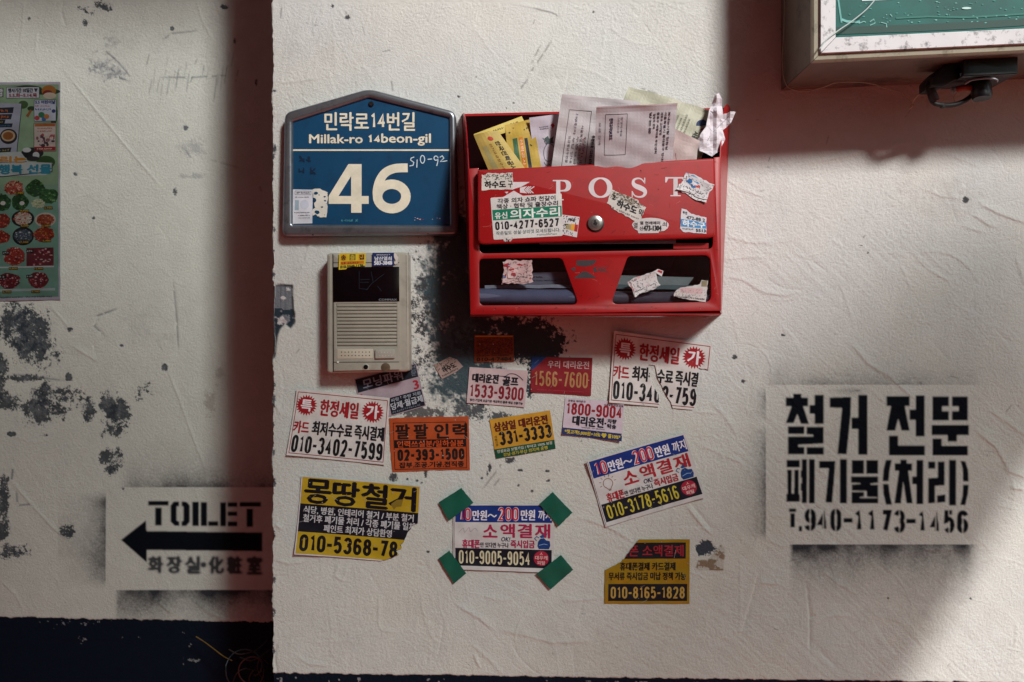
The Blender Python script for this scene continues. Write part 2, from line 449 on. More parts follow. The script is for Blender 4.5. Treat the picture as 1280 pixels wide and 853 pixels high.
def raster(polys, x0, y0, nx, ny, ss=3):            # coverage of polygons on the pixel lattice
    A = np.zeros((ny*ss, nx*ss), bool)
    for pl in polys:
        p = [((x-x0+.5)*ss, (y-y0+.5)*ss) for x, y in pl]
        ax = max(0, int(min(q[0] for q in p))-1); bx = min(nx*ss, int(max(q[0] for q in p))+2)
        ay = max(0, int(min(q[1] for q in p))-1); by = min(ny*ss, int(max(q[1] for q in p))+2)
        if bx <= ax or by <= ay: continue
        gx, gy = np.meshgrid(np.arange(ax, bx)+.5, np.arange(ay, by)+.5); ins = np.zeros(gx.shape, bool)
        for (xa, ya), (xb, yb) in zip(p, p[1:]+p[:1]):
            if ya == yb: continue
            c = ((ya <= gy) & (yb > gy)) | ((yb <= gy) & (ya > gy)); ins ^= c & (gx < xa + (gy-ya)*(xb-xa)/(yb-ya))
        A[ay:by, ax:bx] |= ins
    return A.reshape(ny, ss, nx, ss).mean((1, 3)).astype(np.float32)
def gblur(a, s):
    r = int(3*s)+1; k = np.exp(-.5*(np.arange(-r, r+1)/s)**2); k /= k.sum()
    p = np.pad(a, r, mode='edge'); t = sum(k[i]*p[:, i:i+a.shape[1]] for i in range(2*r+1)); return sum(k[i]*t[i:i+a.shape[0]] for i in range(2*r+1))
class Wall:
    def __init__(s, x0, x1, y0, y1, seed, base):
        s.x0, s.y0 = x0, y0; s.xs = np.arange(x0, x1+1, dtype=np.float32); s.ys = np.arange(y0, y1+1, dtype=np.float32)
        s.X, s.Y = np.meshgrid(s.xs, s.ys); s.H = np.zeros_like(s.X); s.seed = seed
        s.col = np.ones(s.X.shape+(3,), np.float32)*np.array(base, np.float32); s.lab = np.zeros(s.X.shape, np.int8)
    def win(s, a, b, c, e):
        i0 = int(max(0, a-s.x0)); i1 = int(min(len(s.xs), b-s.x0+1)); j0 = int(max(0, c-s.y0)); j1 = int(min(len(s.ys), e-s.y0+1))
        return (slice(j0, max(j0, j1)), slice(i0, max(i0, i1)))
    def mark(s, pts, wl, amp, wr=None, col=None, calpha=.6, cw=1.2):    # a trowel edge (steep on one side, feathered on the other)
        wr = wr or wl; m = 4*max(wl, wr)+4
        px = [p[0] for p in pts]; py = [p[1] for p in pts]; W = s.win(min(px)-m, max(px)+m, min(py)-m, max(py)+m)
        X, Y = s.X[W], s.Y[W]
        if X.size == 0: return
        best = np.full(X.shape, 1e9, np.float32); sg = np.zeros(X.shape, np.float32); al = np.zeros(X.shape, np.float32)
        L = 0; tot = sum(math.hypot(b[0]-a[0], b[1]-a[1]) for a, b in zip(pts, pts[1:])) or 1
        for a, b in zip(pts, pts[1:]):
            dx, dy = b[0]-a[0], b[1]-a[1]; l = math.hypot(dx, dy) or 1; t = np.clip(((X-a[0])*dx+(Y-a[1])*dy)/l/l, 0, 1)
            ex, ey = X-a[0]-t*dx, Y-a[1]-t*dy; d = np.sqrt(ex*ex+ey*ey); q = d < best
            best = np.where(q, d, best); sg = np.where(q, dx*ey-dy*ex, sg); al = np.where(q, (L+t*l)/tot, al); L += l
        env = np.clip(np.minimum(al, 1-al)*6, 0, 1)*.85+.15
        ww = np.where(sg > 0, wl, wr); s.H[W] += amp*env*np.exp(-(best/ww)**1.5)
        if col is not None:
            k = (calpha*env*np.exp(-(best/cw)**2)*(rnoise(X, Y, 6, seed=int(px[0])) > -.35))[..., None]; s.col[W] = s.col[W]*(1-k)+np.array(col)*k
    def peel(s, cx, cy, rx, ry, col=(.022, .032, .042), thr=.0, sc=9, seed=0, depth=.45, hard=14, soft=1., alpha=1., ang=0.):
        W = s.win(cx-rx*1.5, cx+rx*1.5, cy-ry*1.5, cy+ry*1.5); X, Y = s.X[W], s.Y[W]
        if X.size == 0: return
        ca, sa = math.cos(R(ang)), math.sin(R(ang)); dx, dy = X-cx, Y-cy
        r2 = ((dx*ca+dy*sa)/rx)**2+((-dx*sa+dy*ca)/ry)**2
        n = fbm(X, Y, sc, 5, seed=seed+3, gain=.92)*2.1; m = np.clip((n+(1-r2)*soft-thr-.25)*hard*.6, 0, 1)*(r2 < 2.2)*alpha
        k = m[..., None]; s.col[W] = s.col[W]*(1-k)+np.array(col)*k; s.H[W] -= depth*m
    def ink(s, m, x0, y0, col, label=0, thr=.12):
        W = s.win(x0, x0+m.shape[1]-1, y0, y0+m.shape[0]-1); mm = m[:s.H[W].shape[0], :s.H[W].shape[1]]; k = mm[..., None]
        s.col[W] = s.col[W]*(1-k)+np.array(col, np.float32)*k
        if label: s.lab[W] = np.where(mm > thr, label, s.lab[W])
    def spray(s, f, W, col=(.018, .022, .032)):      # overspray: density field with speckle
        X, Y = s.X[W], s.Y[W]; rg = np.random.default_rng(5); sp = gblur(rg.random(X.shape).astype(np.float32), .7); sp = (sp-sp.mean())/sp.std()
        k = np.clip(f*(1+.24*sp*(1-f)), 0, .98)[..., None]; s.col[W] = s.col[W]*(1-k)+np.array(col)*k
    def build(s, names, depth, mats, extra_x, extra_y, shear, edge_dx=None, ret=None):
        """real mesh; border columns and rows carry the wall on beyond the detailed zone"""
        def ext(a, lo, hi): return np.concatenate([lo, a, hi])
        xs = ext(s.xs, extra_x[0], extra_x[1]); ys = ext(s.ys, extra_y[0], extra_y[1])
        pad = ((len(extra_y[0]), len(extra_y[1])), (len(extra_x[0]), len(extra_x[1])))
        H = np.pad(s.H, pad, mode='edge'); col = np.pad(s.col, pad+((0, 0),), mode='edge'); lab = np.pad(s.lab, pad, mode='edge')
        X, Y = np.meshgrid(xs, ys); Y = Y + shear(X, Y)
        if edge_dx is not None: X[:, 0] += np.interp(ys, s.ys, edge_dx)
        k = (D-depth)/D*S; V = np.stack([(X-640)*k, -depth-H*.001, ZC-(Y-426.5)*k], -1).astype(np.float32)
        ny, nx = X.shape; idx = np.arange(ny*nx).reshape(ny, nx)
        F = np.stack([idx[:-1, :-1], idx[1:, :-1], idx[1:, 1:], idx[:-1, 1:]], -1).reshape(-1, 4)
        fl = lab[:-1, :-1].reshape(-1); V = V.reshape(-1, 3); cc = col.reshape(-1, 3); obs = []
        if ret is not None:        # the wall's side face, running back from its left edge
            e = idx[:, 0]; n0 = len(V); bk = V[e].copy(); bk[:, 1] = -ret; V = np.concatenate([V, bk]); cc = np.concatenate([cc, cc[e]])
            r = np.arange(ny-1); F2 = np.stack([e[:-1], n0+r, n0+r+1, e[1:]], -1); F = np.concatenate([F, F2]); fl = np.concatenate([fl, lab[:-1, 0]])
        for li, nm in enumerate(names):
            ff = F[fl == li]
            if len(ff) == 0: obs.append(None); continue
            u, inv = np.unique(ff, return_inverse=True); ff = inv.reshape(-1, 4); me = bpy.data.meshes.new(nm)
            me.vertices.add(len(u)); me.vertices.foreach_set('co', V[u].ravel()); me.loops.add(len(ff)*4); me.polygons.add(len(ff))
            me.loops.foreach_set('vertex_index', ff.ravel().astype(np.int32)); me.polygons.foreach_set('loop_start', np.arange(0, len(ff)*4, 4, dtype=np.int32))
            me.polygons.foreach_set('use_smooth', np.ones(len(ff), bool)); me.update(calc_edges=True)
            at = me.color_attributes.new('paint', 'FLOAT_COLOR', 'POINT'); at.data.foreach_set('color', np.concatenate([cc[u], np.ones((len(u), 1))], 1).astype(np.float32).ravel())
            me.materials.append(mats[li]); o = bpy.data.objects.new(nm, me); C.objects.link(o); obs.append(o)
        return obs
def wall_mat(name, rough, bump, spec=.2):
    m = bpy.data.materials.new(name); m.use_nodes = True; n = m.node_tree; b = n.nodes['Principled BSDF']
    a = n.nodes.new('ShaderNodeAttribute'); a.attribute_name = 'paint'; tc = n.nodes.new('ShaderNodeTexCoord')
    nz = n.nodes.new('ShaderNodeTexNoise'); nz.inputs['Scale'].default_value = 30; nz.inputs['Detail'].default_value = 9; nz.inputs['Roughness'].default_value = .7
    n.links.new(tc.outputs['Object'], nz.inputs['Vector'])
    mr = n.nodes.new('ShaderNodeMapRange'); mr.inputs[3].default_value = .86; mr.inputs[4].default_value = 1.12; n.links.new(nz.outputs['Fac'], mr.inputs[0])
    mm = n.nodes.new('ShaderNodeVectorMath'); mm.operation = 'SCALE'; n.links.new(a.outputs['Color'], mm.inputs[0]); n.links.new(mr.outputs[0], mm.inputs['Scale'])
    n.links.new(mm.outputs[0], b.inputs['Base Color']); b.inputs['Roughness'].default_value = rough; b.inputs['Specular IOR Level'].default_value = spec
    f = n.nodes.new('ShaderNodeTexNoise'); f.inputs['Scale'].default_value = 260; f.inputs['Detail'].default_value = 8; f.inputs['Roughness'].default_value = .72; n.links.new(tc.outputs['Object'], f.inputs['Vector'])
    bu = n.nodes.new('ShaderNodeBump'); bu.inputs['Strength'].default_value = bump; bu.inputs['Distance'].default_value = .0020
    n.links.new(f.outputs['Fac'], bu.inputs['Height']); n.links.new(bu.outputs[0], b.inputs['Normal']); return m
plaster = wall_mat('painted_plaster', .62, 1.0); navy = wall_mat('old_navy_paint', .55, .5, .08); sprayp = wall_mat('black_stencil_paint', .6, .7, .06)

NAVY = (.004, .008, .017); DARK = (.030, .046, .056)
M = Wall(341, 1310, -15, 851, 1, (.645, .65, .625)); X, Y = M.X, M.Y
M.col *= (1 + .05*fbm(X, Y, 160, 4, 3)[..., None]); M.col *= (1 + np.array([.02, .0, -.035])*fbm(X, Y, 90, 3, 9)[..., None])
M.col *= 1 - np.array([.035, .0, .03])*sst(380, 560, Y)[..., None]  # greener tint lower down, painted in to offset the red bounce light
M.H += 1.0*rnoise(X, Y, 190, seed=1) + .3*rnoise(X, Y, 62, seed=2) + .08*fbm(X, Y, 24, 3, 4)
# brushed, combed and rough zones
zc = sst(.0, .5, rnoise(X, Y, 130, seed=21)+.25)
M.H += .12*rnoise(X, Y, 4.0, 80, ang=8, seed=5)*sst(500, 300, Y)*(.4+.8*sst(-.3,.4,rnoise(X, Y, 60, seed=55)))                       # vertical brush strokes, upper part
M.H += .26*rnoise(X, Y, 70, 3.2, ang=42, seed=6)*sst(820, 960, X)*sst(230, 330, Y)*(.4+.6*zc)       # diagonal combing on the right
M.H += .18*rnoise(X, Y, 60, 3.4, ang=22, seed=7)*sst(620, 720, Y)*sst(560, 640, X)*sst(1000, 900, X)*(.3+.7*zc)
M.H += .11*rnoise(X, Y, 3.7, 55, ang=3, seed=8)*sst(640, 700, Y)*sst(620, 500, X)
rg = np.random.default_rng(3); gr = gblur(rg.standard_normal(X.shape).astype(np.float32), .9); gr /= gr.std(); M.H += .09*fbm(X, Y, 9, 3, 77)*sst(-.3, .5, rnoise(X, Y, 90, seed=78)); M.H += .075*gr*(.5+.8*sst(-.2, .5, rnoise(X, Y, 50, seed=31)))
cr = 1-np.abs(fbm(X, Y, 46, 4, 12)); M.H += .2*np.clip((cr-.93)/.07, 0, 1)**2*sst(.1, .5, rnoise(X, Y, 110, seed=13)+.05*(Y > 300))
for (cx, cy, rx, ry) in ((535, 790, 26, 34), (905, 768, 40, 26), (1240, 820, 60, 45), (1160, 30+210, 90, 30), (1090, 795, 60, 30), (430, 805, 60, 28)):
    r2 = ((X-cx)/rx)**2+((Y-cy)/ry)**2; M.H += .38*np.clip(fbm(X, Y, 9, 3, 40+int(cx))*2, -.2, 1)*np.exp(-r2*1.2)
rr = random.Random(11)
for k in range(420):                   # scattered trowel arcs
    x = rr.uniform(345, 1290); y = rr.uniform(-10, 840); a = rr.gauss(.5 if x > 800 else 1.3, .55); L = rr.uniform(14, 90); b = rr.uniform(-.012, .012); pts = []
    for i in range(7): pts.append((x, y)); x += math.cos(a)*L/6; y += math.sin(a)*L/6; a += b*L/6*2
    M.mark(pts, rr.uniform(.7, 1.2), rr.choice((1, 1, -1))*rr.uniform(.12, .55)*(1.3 if rr.random() < .2 else .8), rr.choice((1, 1.5, 2.5, 5)))
for pts, wl, amp, wr in (   # ridges that can be read off the photograph
    ([(1222, 254), (1250, 268), (1290, 282)], 1.4, .8, 7), ([(1215, 268), (1236, 282), (1246, 284)], 1.2, .7, 6), ([(1200, 282), (1232, 292)], 1.2, .5, 6),
    ([(1268, 318), (1280, 355), (1300, 372)], 1.3, .5, 6), ([(905, 295), (935, 303), (968, 306)], 1.3, .5, 6), ([(905, 325), (935, 322), (960, 322)], 1.3, .4, 5),
    ([(905, 345), (928, 350), (955, 366), (982, 370), (1000, 364)], 1.5, .6, 6), ([(905, 225), (935, 240), (965, 250)], 1.2, .3, 4),
    ([(1010, 205), (1060, 195), (1085, 185)], 1.2, .5, 4), ([(1085, 190), (1130, 180), (1145, 178)], 1.2, .4, 5), ([(1150, 235), (1175, 245), (1205, 250)], 1.3, .4, 5),
    ([(1215, 535), (1245, 560), (1262, 590), (1290, 600)], 1.6, .8, 7), ([(1235, 512), (1275, 540), (1290, 552)], 1.3, .5, 6), ([(1262, 610), (1280, 612)], 2, 1.0, 5),
    ([(1060, 425), (1085, 455), (1110, 470), (1150, 505)], 1.4, .6, 5), ([(1050, 355), (1062, 390), (1066, 405)], 1.2, .3, 4), ([(1125, 330), (1140, 365)], 1.2, .25, 3),
    ([(725, 648), (745, 654), (762, 660), (790, 676)], 1.4, .6, 6), ([(858, 632), (880, 660), (890, 668)], 1.4, .8, 3), ([(862, 628), (888, 660)], 1.2, -.5, 3),
    ([(948, 714), (940, 745), (926, 790)], 1.4, -.7, 4), ([(925, 700), (925, 780)], 1.0, .3, 2.5), ([(948, 728), (975, 729)], 1.2, .6, 4),
    ([(1008, 728), (1012, 765), (1012, 808)], 1.3, -1.0, 2.5), ([(1012, 768), (1020, 765)], 1, -.8, 1.6), ([(1022, 805), (1048, 828)], 1.1, -.5, 2),
    ([(570, 755), (600, 772), (615, 784)], 1.5, .7, 5), ([(620, 785), (660, 792), (690, 800), (740, 798)], 1.5, .6, 6), ([(585, 800), (610, 820), (630, 842)], 1.3, .45, 4),
    ([(592, 814), (596, 824), (600, 832)], 1.2, .9, 2), ([(473, 745), (473, 780), (478, 788), (500, 790)], 1.1, .35, 2.5), ([(425, 700), (418, 720), (428, 726), (438, 705)], 1.3, .55, 3),
    ([(410, 755), (414, 790), (412, 812)], 1.2, .3, 3), ([(370, 820), (385, 830), (410, 832)], 1.4, .5, 4), ([(345, 805), (343, 825), (346, 842)], 1.2, -.9, 2),
    ([(535, 700), (530, 708), (520, 705)], 1.2, -.5, 1.5), ([(700, 750), (740, 748), (760, 745)], 1.2, .4, 4), ([(722, 775), (730, 745)], 1.1, -.35, 2),
    ([(735, 575), (760, 562), (790, 556)], 1, .35, 3), ([(875, 556), (905, 570), (930, 580)], 1.1, .4, 3), ([(890, 505), (905, 520), (922, 545)], 1.3, .5, 4),
    ([(868, 515), (895, 517)], 1, .5, 2), ([(345, 700), (360, 705), (380, 703)], 1.3, .5, 4), ([(345, 655), (352, 662)], 2, .8, 3), ([(400, 570), (385, 600), (372, 592)], 1.1, .4, 3),
    ([(340, 500), (352, 520)], 1.6, .6, 4), ([(730, 645), (700, 650)], 1.2, .3, 3), ([(415, 20), (420, 95)], 1, .2, 3), ([(345, 105), (390, 100), (398, 97)], 1.1, .35, 5),
    ([(640, 4), (700, 18)], 1, .3, 4), ([(770, 105), (740, 88), (715, 82)], 1, .25, 3)):
    M.mark(pts, wl, amp*1.7, wr)
for cx, cy, rx, ry, al, sd in ((400, 60, 60, 30, .22, 1), (690, 90, 50, 50, .25, 2), (960, 250, 90, 50, .16, 3), (520, 640, 70, 60, .2, 4), (820, 560, 60, 40, .16, 5), (700, 790, 120, 40, .2, 6), (1180, 240, 80, 40, .3, 7), (420, 780, 60, 50, .2, 8), (1130, 760, 120, 50, .22, 9), (360, 320, 18, 90, .25, 10), (940, 620, 50, 80, .18, 11)):
    M.peel(cx, cy, rx, ry, (.36, .35, .33), thr=.25, sc=26, seed=700+sd, depth=.0, hard=1.1, alpha=al)
for k_ in range(34):
    x = rr.uniform(350, 1270); y = rr.uniform(0, 700); M.mark([(x, y), (x+rr.uniform(-2, 2), y+rr.uniform(20, 120))], 1, 0., 1, col=(.33, .30, .27), calpha=rr.uniform(.06, .22), cw=rr.uniform(.8, 2.2))
for k_ in range(70):
    x = rr.uniform(350, 1270); y = rr.uniform(0, 830); a_ = rr.uniform(0, 3.1); L_ = rr.uniform(3, 16); M.mark([(x, y), (x+L_*math.cos(a_), y+L_*math.sin(a_))], .8, -.15, .8, col=(.12, .115, .11), calpha=rr.uniform(.2, .7), cw=rr.uniform(.4, .8))
GS = (.30, .295, .29)
for pts in ([(666, 10), (690, 16), (700, 22)], [(432, 14), (436, 26)], [(660, 95), (680, 66), (690, 50)], [(664, 80), (676, 56)], [(650, 112), (662, 96)], [(489, 100), (491, 115)],
            [(352, 8), (350, 30)], [(365, 5), (362, 22)], [(603, 612), (620, 590), (632, 572)], [(617, 608), (625, 598)], [(720, 170), (760, 190)], [(800, 110), (822, 118)]):
    M.mark(pts, 1, -.15, 2, col=(.16, .15, .15), calpha=.65, cw=1.0)
# dark old paint showing between the entry phone and the letterbox
M.peel(572, 372, 46, 130, (.05, .08, .095), thr=-.42, sc=30, seed=1, depth=.3, hard=1.9, soft=1.5)
M.peel(566, 320, 34, 60, (.05, .08, .095), thr=-.2, sc=24, seed=15, depth=.2, hard=1.8)
M.peel(580, 460, 46, 46, (.05, .08, .095), thr=-.15, sc=20, seed=2, depth=.4, hard=3, soft=1.1)
M.peel(630, 418, 80, 26, DARK, thr=.05, sc=16, seed=8, depth=.4, hard=4)
M.peel(670, 430, 34, 26, DARK, thr=-.35, sc=12, seed=3, depth=.5, soft=1.4)
M.peel(527, 400, 30, 110, (.05, .05, .055), thr=.62, sc=7, seed=4, depth=.2, hard=5)
M.peel(530, 515, 40, 14, (.13, .13, .13), thr=.35, sc=9, seed=5); M.peel(592, 512, 26, 16, (.09, .10, .11), thr=.30, sc=9, seed=6)
M.peel(662, 478, 9, 22, DARK, thr=.1, sc=7, seed=7); M.peel(625, 522, 20, 8, (.09, .10, .11), thr=.1, sc=8, seed=9)
M.peel(500, 508, 22, 6, (.12, .12, .12), thr=.3, sc=6, seed=19)
sp = (rnoise(X, Y, 2.6, seed=50)+.55*rnoise(X, Y, 7, seed=51)); dn = np.exp(-(((X-530)/55)**2+((Y-400)/120)**2))*.9+.35*np.exp(-(((X-610)/160)**2+((Y-560)/70)**2))+.1*np.exp(-(((X-800)/220)**2+((Y-560)/200)**2))
k = np.clip((sp-1.32+dn*.62)*4, 0, 1)[..., None]*.8; M.col = M.col*(1-k)+np.array((.10, .09, .085))*k; M.H -= .12*k[..., 0]
# small chips
for cx, cy, rx, ry in ((638, 576, 6, 4), (650, 588, 4, 1.6), (684, 589, 3, 1.5), (685, 601, 3, 1.8), (665, 614, 2.2, 1.8), (648, 607, 1.4, 1.4), (612, 585, 2, 5), (602, 598, 1.8, 1.5), (609, 592, 1.2, 4),
    (492, 597, 5, 5), (509, 599, 1.6, 1.4), (521, 601, 1.8, 1.5), (532, 592, 2, 5), (527, 604, 1.2, 2), (535, 690, 2, 1.6), (979, 419, 3, 1.5), (918, 447, 3, 3), (929, 477, 2, 2), (1207, 250, 4, 4), (1213, 745, 1.4, 1.4),
    (1110, 745, 1.1, 1.1), (742, 15, 1.4, 1.2), (435, 22, 4, 3), (416, 8, 2, 2), (573, 121, 2, 1.6), (642, 129, 1.5, 1.5), (595, 96, 1, 1), (633, 135, 1, 1), (1077, 307, 1.6, .8), (1085, 316, 1, 1.4), (600, 340, 1, 1), (660, 660, 1.2, 1.2)):
    M.peel(cx, cy, rx, ry, (.07, .072, .078), thr=-.35, sc=4, seed=int(cx), depth=.3, hard=6, soft=1.3)
# flaked corner beside the entry phone with the metal corner bead showing
fp = gblur(raster([[(341, 358), (350, 355), (366, 357), (366.5, 386), (369, 392), (368, 404), (363, 411), (356, 405), (350, 412), (347, 420), (345.5, 430), (344, 446), (341, 450)]], 338, 345, 40, 115), .6)
W = M.win(341, 377, 345, 459); fq = fp[:M.H[W].shape[0], 3:3+M.H[W].shape[1]]; gx, gy = M.X[W], M.Y[W]
cc = np.where((fbm(gx, gy, 9, 4, 640)*1.6+(gy-390)/14 > .1)[..., None], np.array((.02, .035, .05)), (.17, .18, .205)+.05*rnoise(gx, gy, 1.2, 30, seed=641)[..., None])
M.col[W] = M.col[W]*(1-fq[..., None])+cc*fq[..., None]; M.H[W] = M.H[W]*(1-fq)-1.1*fq+.25*fq*fbm(gx, gy, 8, 3, 642)
M.peel(351, 402, 7, 6, (.5, .45, .45), thr=-.1, sc=5, seed=61, depth=-.2)
for cx, cy in ((360, 362), (354, 373), (352, 398), (349, 403)): M.peel(cx, cy, 2.6, 2.2, (.62, .6, .6), thr=-.4, sc=3, seed=int(cx), depth=-.3)
M.mark([(343, 357), (365, 357), (367, 390), (369, 402), (364, 410)], 1, .5, 1.3, col=(.02, .02, .025), calpha=.9)
# brown fibrous remains of a notice, with a bare patch beside it
pm = raster([[(873, 700), (869, 712), (904, 713), (907, 688), (902, 680), (893, 690), (885, 700)]], 860, 670, 55, 50); pn = fbm(*np.meshgrid(np.arange(860., 915), np.arange(670., 720)), 5, 3, 70)
M.ink(pm*(.65+.35*np.sign(pn)), 860, 670, (.26, .20, .135)); M.H[M.win(860, 914, 670, 719)] += pm*(.3+.5*pn)
M.peel(881, 685, 12, 9, (.045, .06, .08), thr=-.35, sc=6, seed=71, hard=16, soft=1.4)
for k_ in range(26):
    yy = rr.uniform(-10, 835); M.peel(341.5+rr.uniform(0, 1.5), yy, rr.uniform(1.5, 3.2), rr.uniform(2, 9), (.09, .10, .115), thr=.1, sc=5, seed=900+k_, depth=.4, hard=8)
M.mark([(570, 296), (560, 330), (557, 380)], 1, -.1, 2)
# stencilled notice, right
z1 = lambda pts, ox=970, oy=485, s=9.477: [(ox+x/s, oy+y/s) for x, y in pts]
def rc(a, b, c, e): return [(a, b), (c, b), (c, e), (a, e)]
ST = [z1(p) for p in (rc(205, 72, 302, 122), rc(115, 115, 382, 218), [(185, 215), (320, 215), (392, 428), (295, 428), (252, 310), (210, 420), (115, 418)], rc(455, 85, 567, 428), rc(397, 205, 460, 308),
    rc(142, 458, 338, 548), [(362, 462), (565, 462), (565, 660), (265, 675), (262, 700), (338, 700), (338, 788), (142, 788), (142, 578), (440, 578), (440, 556), (362, 550)], rc(362, 702, 567, 790),
    [(635, 115), (892, 108), (885, 330), (838, 788), (728, 785), (782, 240), (635, 235)], rc(975, 85, 1085, 795), rc(895, 352, 980, 488))]
z2 = lambda pts: z1(pts, 1090)
ST += [z2(p) for p in (rc(172, 98, 447, 215), [(228, 212), (388, 212), (447, 508), (350, 508), (312, 365), (275, 508), (172, 508), (200, 350)], rc(515, 90, 625, 575), rc(443, 258, 520, 382), [(200, 568), (310, 568), (310, 685), (628, 685), (628, 800), (200, 800)],
    [(715, 102), (912, 102), (912, 218), (830, 218), (830, 275), (912, 275), (912, 388), (715, 388)], [(945, 102), (1135, 102), (1135, 388), (945, 388), (945, 275), (1028, 275), (1028, 218), (945, 218)],
    [(705, 440), (1148, 440), (1148, 562), (1005, 562), (1005, 635), (895, 635), (895, 562), (705, 562)], [(715, 602), (825, 602), (825, 688), (1135, 688), (1135, 802), (715, 802)])]
z3 = lambda pts: z1(pts, 970, 565, 7.754)
ST += [z3(p) for p in (rc(102, 80, 232, 150), [(108, 175), (155, 175), (150, 405), (175, 405), (178, 175), (222, 175), (222, 412), (232, 412), (232, 485), (98, 485), (100, 412), (112, 405)], rc(250, 72, 300, 498), rc(238, 180, 255, 250), rc(238, 305, 255, 375),
    rc(320, 72, 375, 500), [(418, 88), (575, 88), (570, 200), (545, 495), (480, 490), (512, 160), (418, 158)], rc(618, 72, 688, 500), rc(735, 82, 855, 212), rc(875, 82, 992, 212), [(728, 238), (992, 238), (992, 300), (915, 308), (915, 318), (992, 318), (992, 500), (732, 500), (732, 388), (855, 388), (855, 435), (812, 438), (812, 448), (985, 448), (985, 440), (880, 436), (880, 380), (735, 375), (735, 318), (822, 312), (820, 304), (728, 300)])]
z4 = lambda pts: z1(pts, 1090, 565, 7.754)
ST += [z4(p) for p in ([(135, 80), (192, 80), (172, 180), (162, 285), (103, 285), (112, 170)], [(105, 312), (162, 312), (172, 400), (195, 512), (135, 512), (112, 410)], rc(275, 75, 338, 115), rc(220, 112, 388, 185), [(262, 182), (352, 182), (395, 500), (335, 500), (303, 285), (282, 500), (218, 500)],
    rc(430, 80, 497, 508), rc(388, 240, 435, 315), rc(545, 95, 615, 165), [(638, 95), (705, 95), (705, 325), (612, 330), (612, 498), (545, 500), (545, 255), (638, 250)], [(630, 425), (712, 412), (712, 488), (630, 495)], rc(745, 80, 815, 520),
    [(858, 88), (905, 92), (932, 180), (938, 288), (882, 288), (878, 170)], [(882, 318), (938, 318), (930, 410), (905, 518), (855, 515), (878, 420)])]
dig = []
for ch, a, b, c, e in (('T', 983.2, 636, 998.2, 662.6), ('9', 1005.5, 636, 1020, 664), ('4', 1022, 636, 1035.5, 664), ('0', 1038, 636, 1052, 664.5), ('1', 1068, 637, 1078, 665), ('1', 1084, 637, 1094.5, 665),
    ('7', 1100.5, 637.5, 1114.5, 666), ('3', 1117, 637.5, 1131.5, 666.5), ('1', 1148, 638, 1157, 666.5), ('4', 1163, 638, 1176, 667), ('5', 1179.5, 638, 1193.5, 667), ('6', 1196, 638, 1210.5, 667)):
    sw = 5.9
    for pl in DG[ch]: dig += strip([(a+sw/2+x*(c-a-sw), b+sw/2+y*(e-b-sw)) for x, y in pl], sw)
dig += [rc(998.5, 658, 1002.5, 664.5), rc(1054.5, 648, 1066, 653.5), rc(1133, 649, 1145, 654.5)]
m = raster(ST+dig, 975, 488, 245, 185)
br = raster([rc(983, 640.2, 1000, 641.8), rc(1012.2, 630, 1013.4, 670), rc(1044.3, 630, 1045.5, 670), rc(1123.8, 630, 1125, 670), rc(1203, 648, 1204.2, 670), rc(1028.6, 636, 1029.8, 670), rc(1169.2, 636, 1170.4, 670), rc(1186, 652, 1187.2, 670), rc(1185.5, 638, 1186.6, 645)], 975, 488, 245, 185)
m = gblur(np.clip(m-br*.95, 0, 1), .75)
def spray_rect(Wl, x0, y0, x1, y1, top, bot, left, seed):
    W = Wl.win(x0-60, x1+60, y0-60, y1+70); X, Y = Wl.X[W], Wl.Y[W]; n = .74+.34*rnoise(X, Y, 40, seed=seed)+.14*rnoise(X, Y, 11, seed=seed+1); f = np.zeros_like(X)
    ed = lambda v: sst(0, 1.6, v)
    for (a, b, st, dl) in top: f = np.maximum(f, ed(y0-Y)*np.exp(-np.maximum(y0-Y, 0)/dl)*sst(a-14, a+10, X)*sst(b+14, b-10, X)*st*n)
    for (a, b, st, dl) in bot: f = np.maximum(f, ed(Y-y1)*np.exp(-(np.maximum(Y-y1, 0)/dl)**1.3)*sst(a-3, a+5, X)*sst(b+14, b-10, X)*st*n)
    for (a, b, st, dl) in left: f = np.maximum(f, ed(x0-X)*np.exp(-np.maximum(x0-X, 0)/dl)*sst(a-8, a+8, Y)*sst(b+8, b-8, Y)*st*n)
    Wl.spray(np.clip(f, 0, 1), W)
spray_rect(M, 958, 482, 1226, 680, [(964, 1218, .55, 17), (1100, 1160, .75, 9)], [(988, 1212, 1.25, 29), (1000, 1190, 1.3, 15)], [(488, 524, .8, 9), (535, 670, .85, 10)], 80)
for x0, x1, y0, y1, st in ((1035, 1090, 482, 496, .35), ): 
    W = M.win(x0, x1, y0, y1); M.spray(st*np.exp(-((M.X[W]-1062)/18)**2-((M.Y[W]-489)/4)**2), W)
M.ink(np.clip(m*1.03, 0, 1), 975, 488, (.003, .005, .009), 2)
# navy band at the foot, plaster edge standing a little proud of it
bl = 841.5 + .9*rnoise(X, Y, 7, seed=90)+.5*rnoise(X, Y, 2.2, seed=91); kb = sst(-.3, .7, Y-bl); M.col = M.col*(1-kb[..., None])+np.array(NAVY)*kb[..., None]; M.H -= 1.6*kb
fl = (fbm(X, Y, 6, 3, 95) > .42) & (Y > 846) & (Y < 856); M.col[fl] = (.25, .25, .26); M.lab[(kb > .5)] = 1
WALLH[0] = (gblur(np.maximum(M.H, gblur(M.H, 4)), 5.5)+.15, M.x0, M.y0)
edge = (1.5*rnoise(M.ys, M.ys*0, 14, seed=97)+4.5*np.clip(rnoise(M.ys, M.ys*0, 26, seed=99)-.45, 0, 1)*2+.9*rnoise(M.ys, M.ys*0, 3, seed=98)).astype(np.float32); edge += np.interp(M.ys, [350, 357, 385, 405, 425, 440, 446], [0, 3.0, 1, 1.5, 4, 3, 0])
fx = lambda a: np.array(a, np.float32)
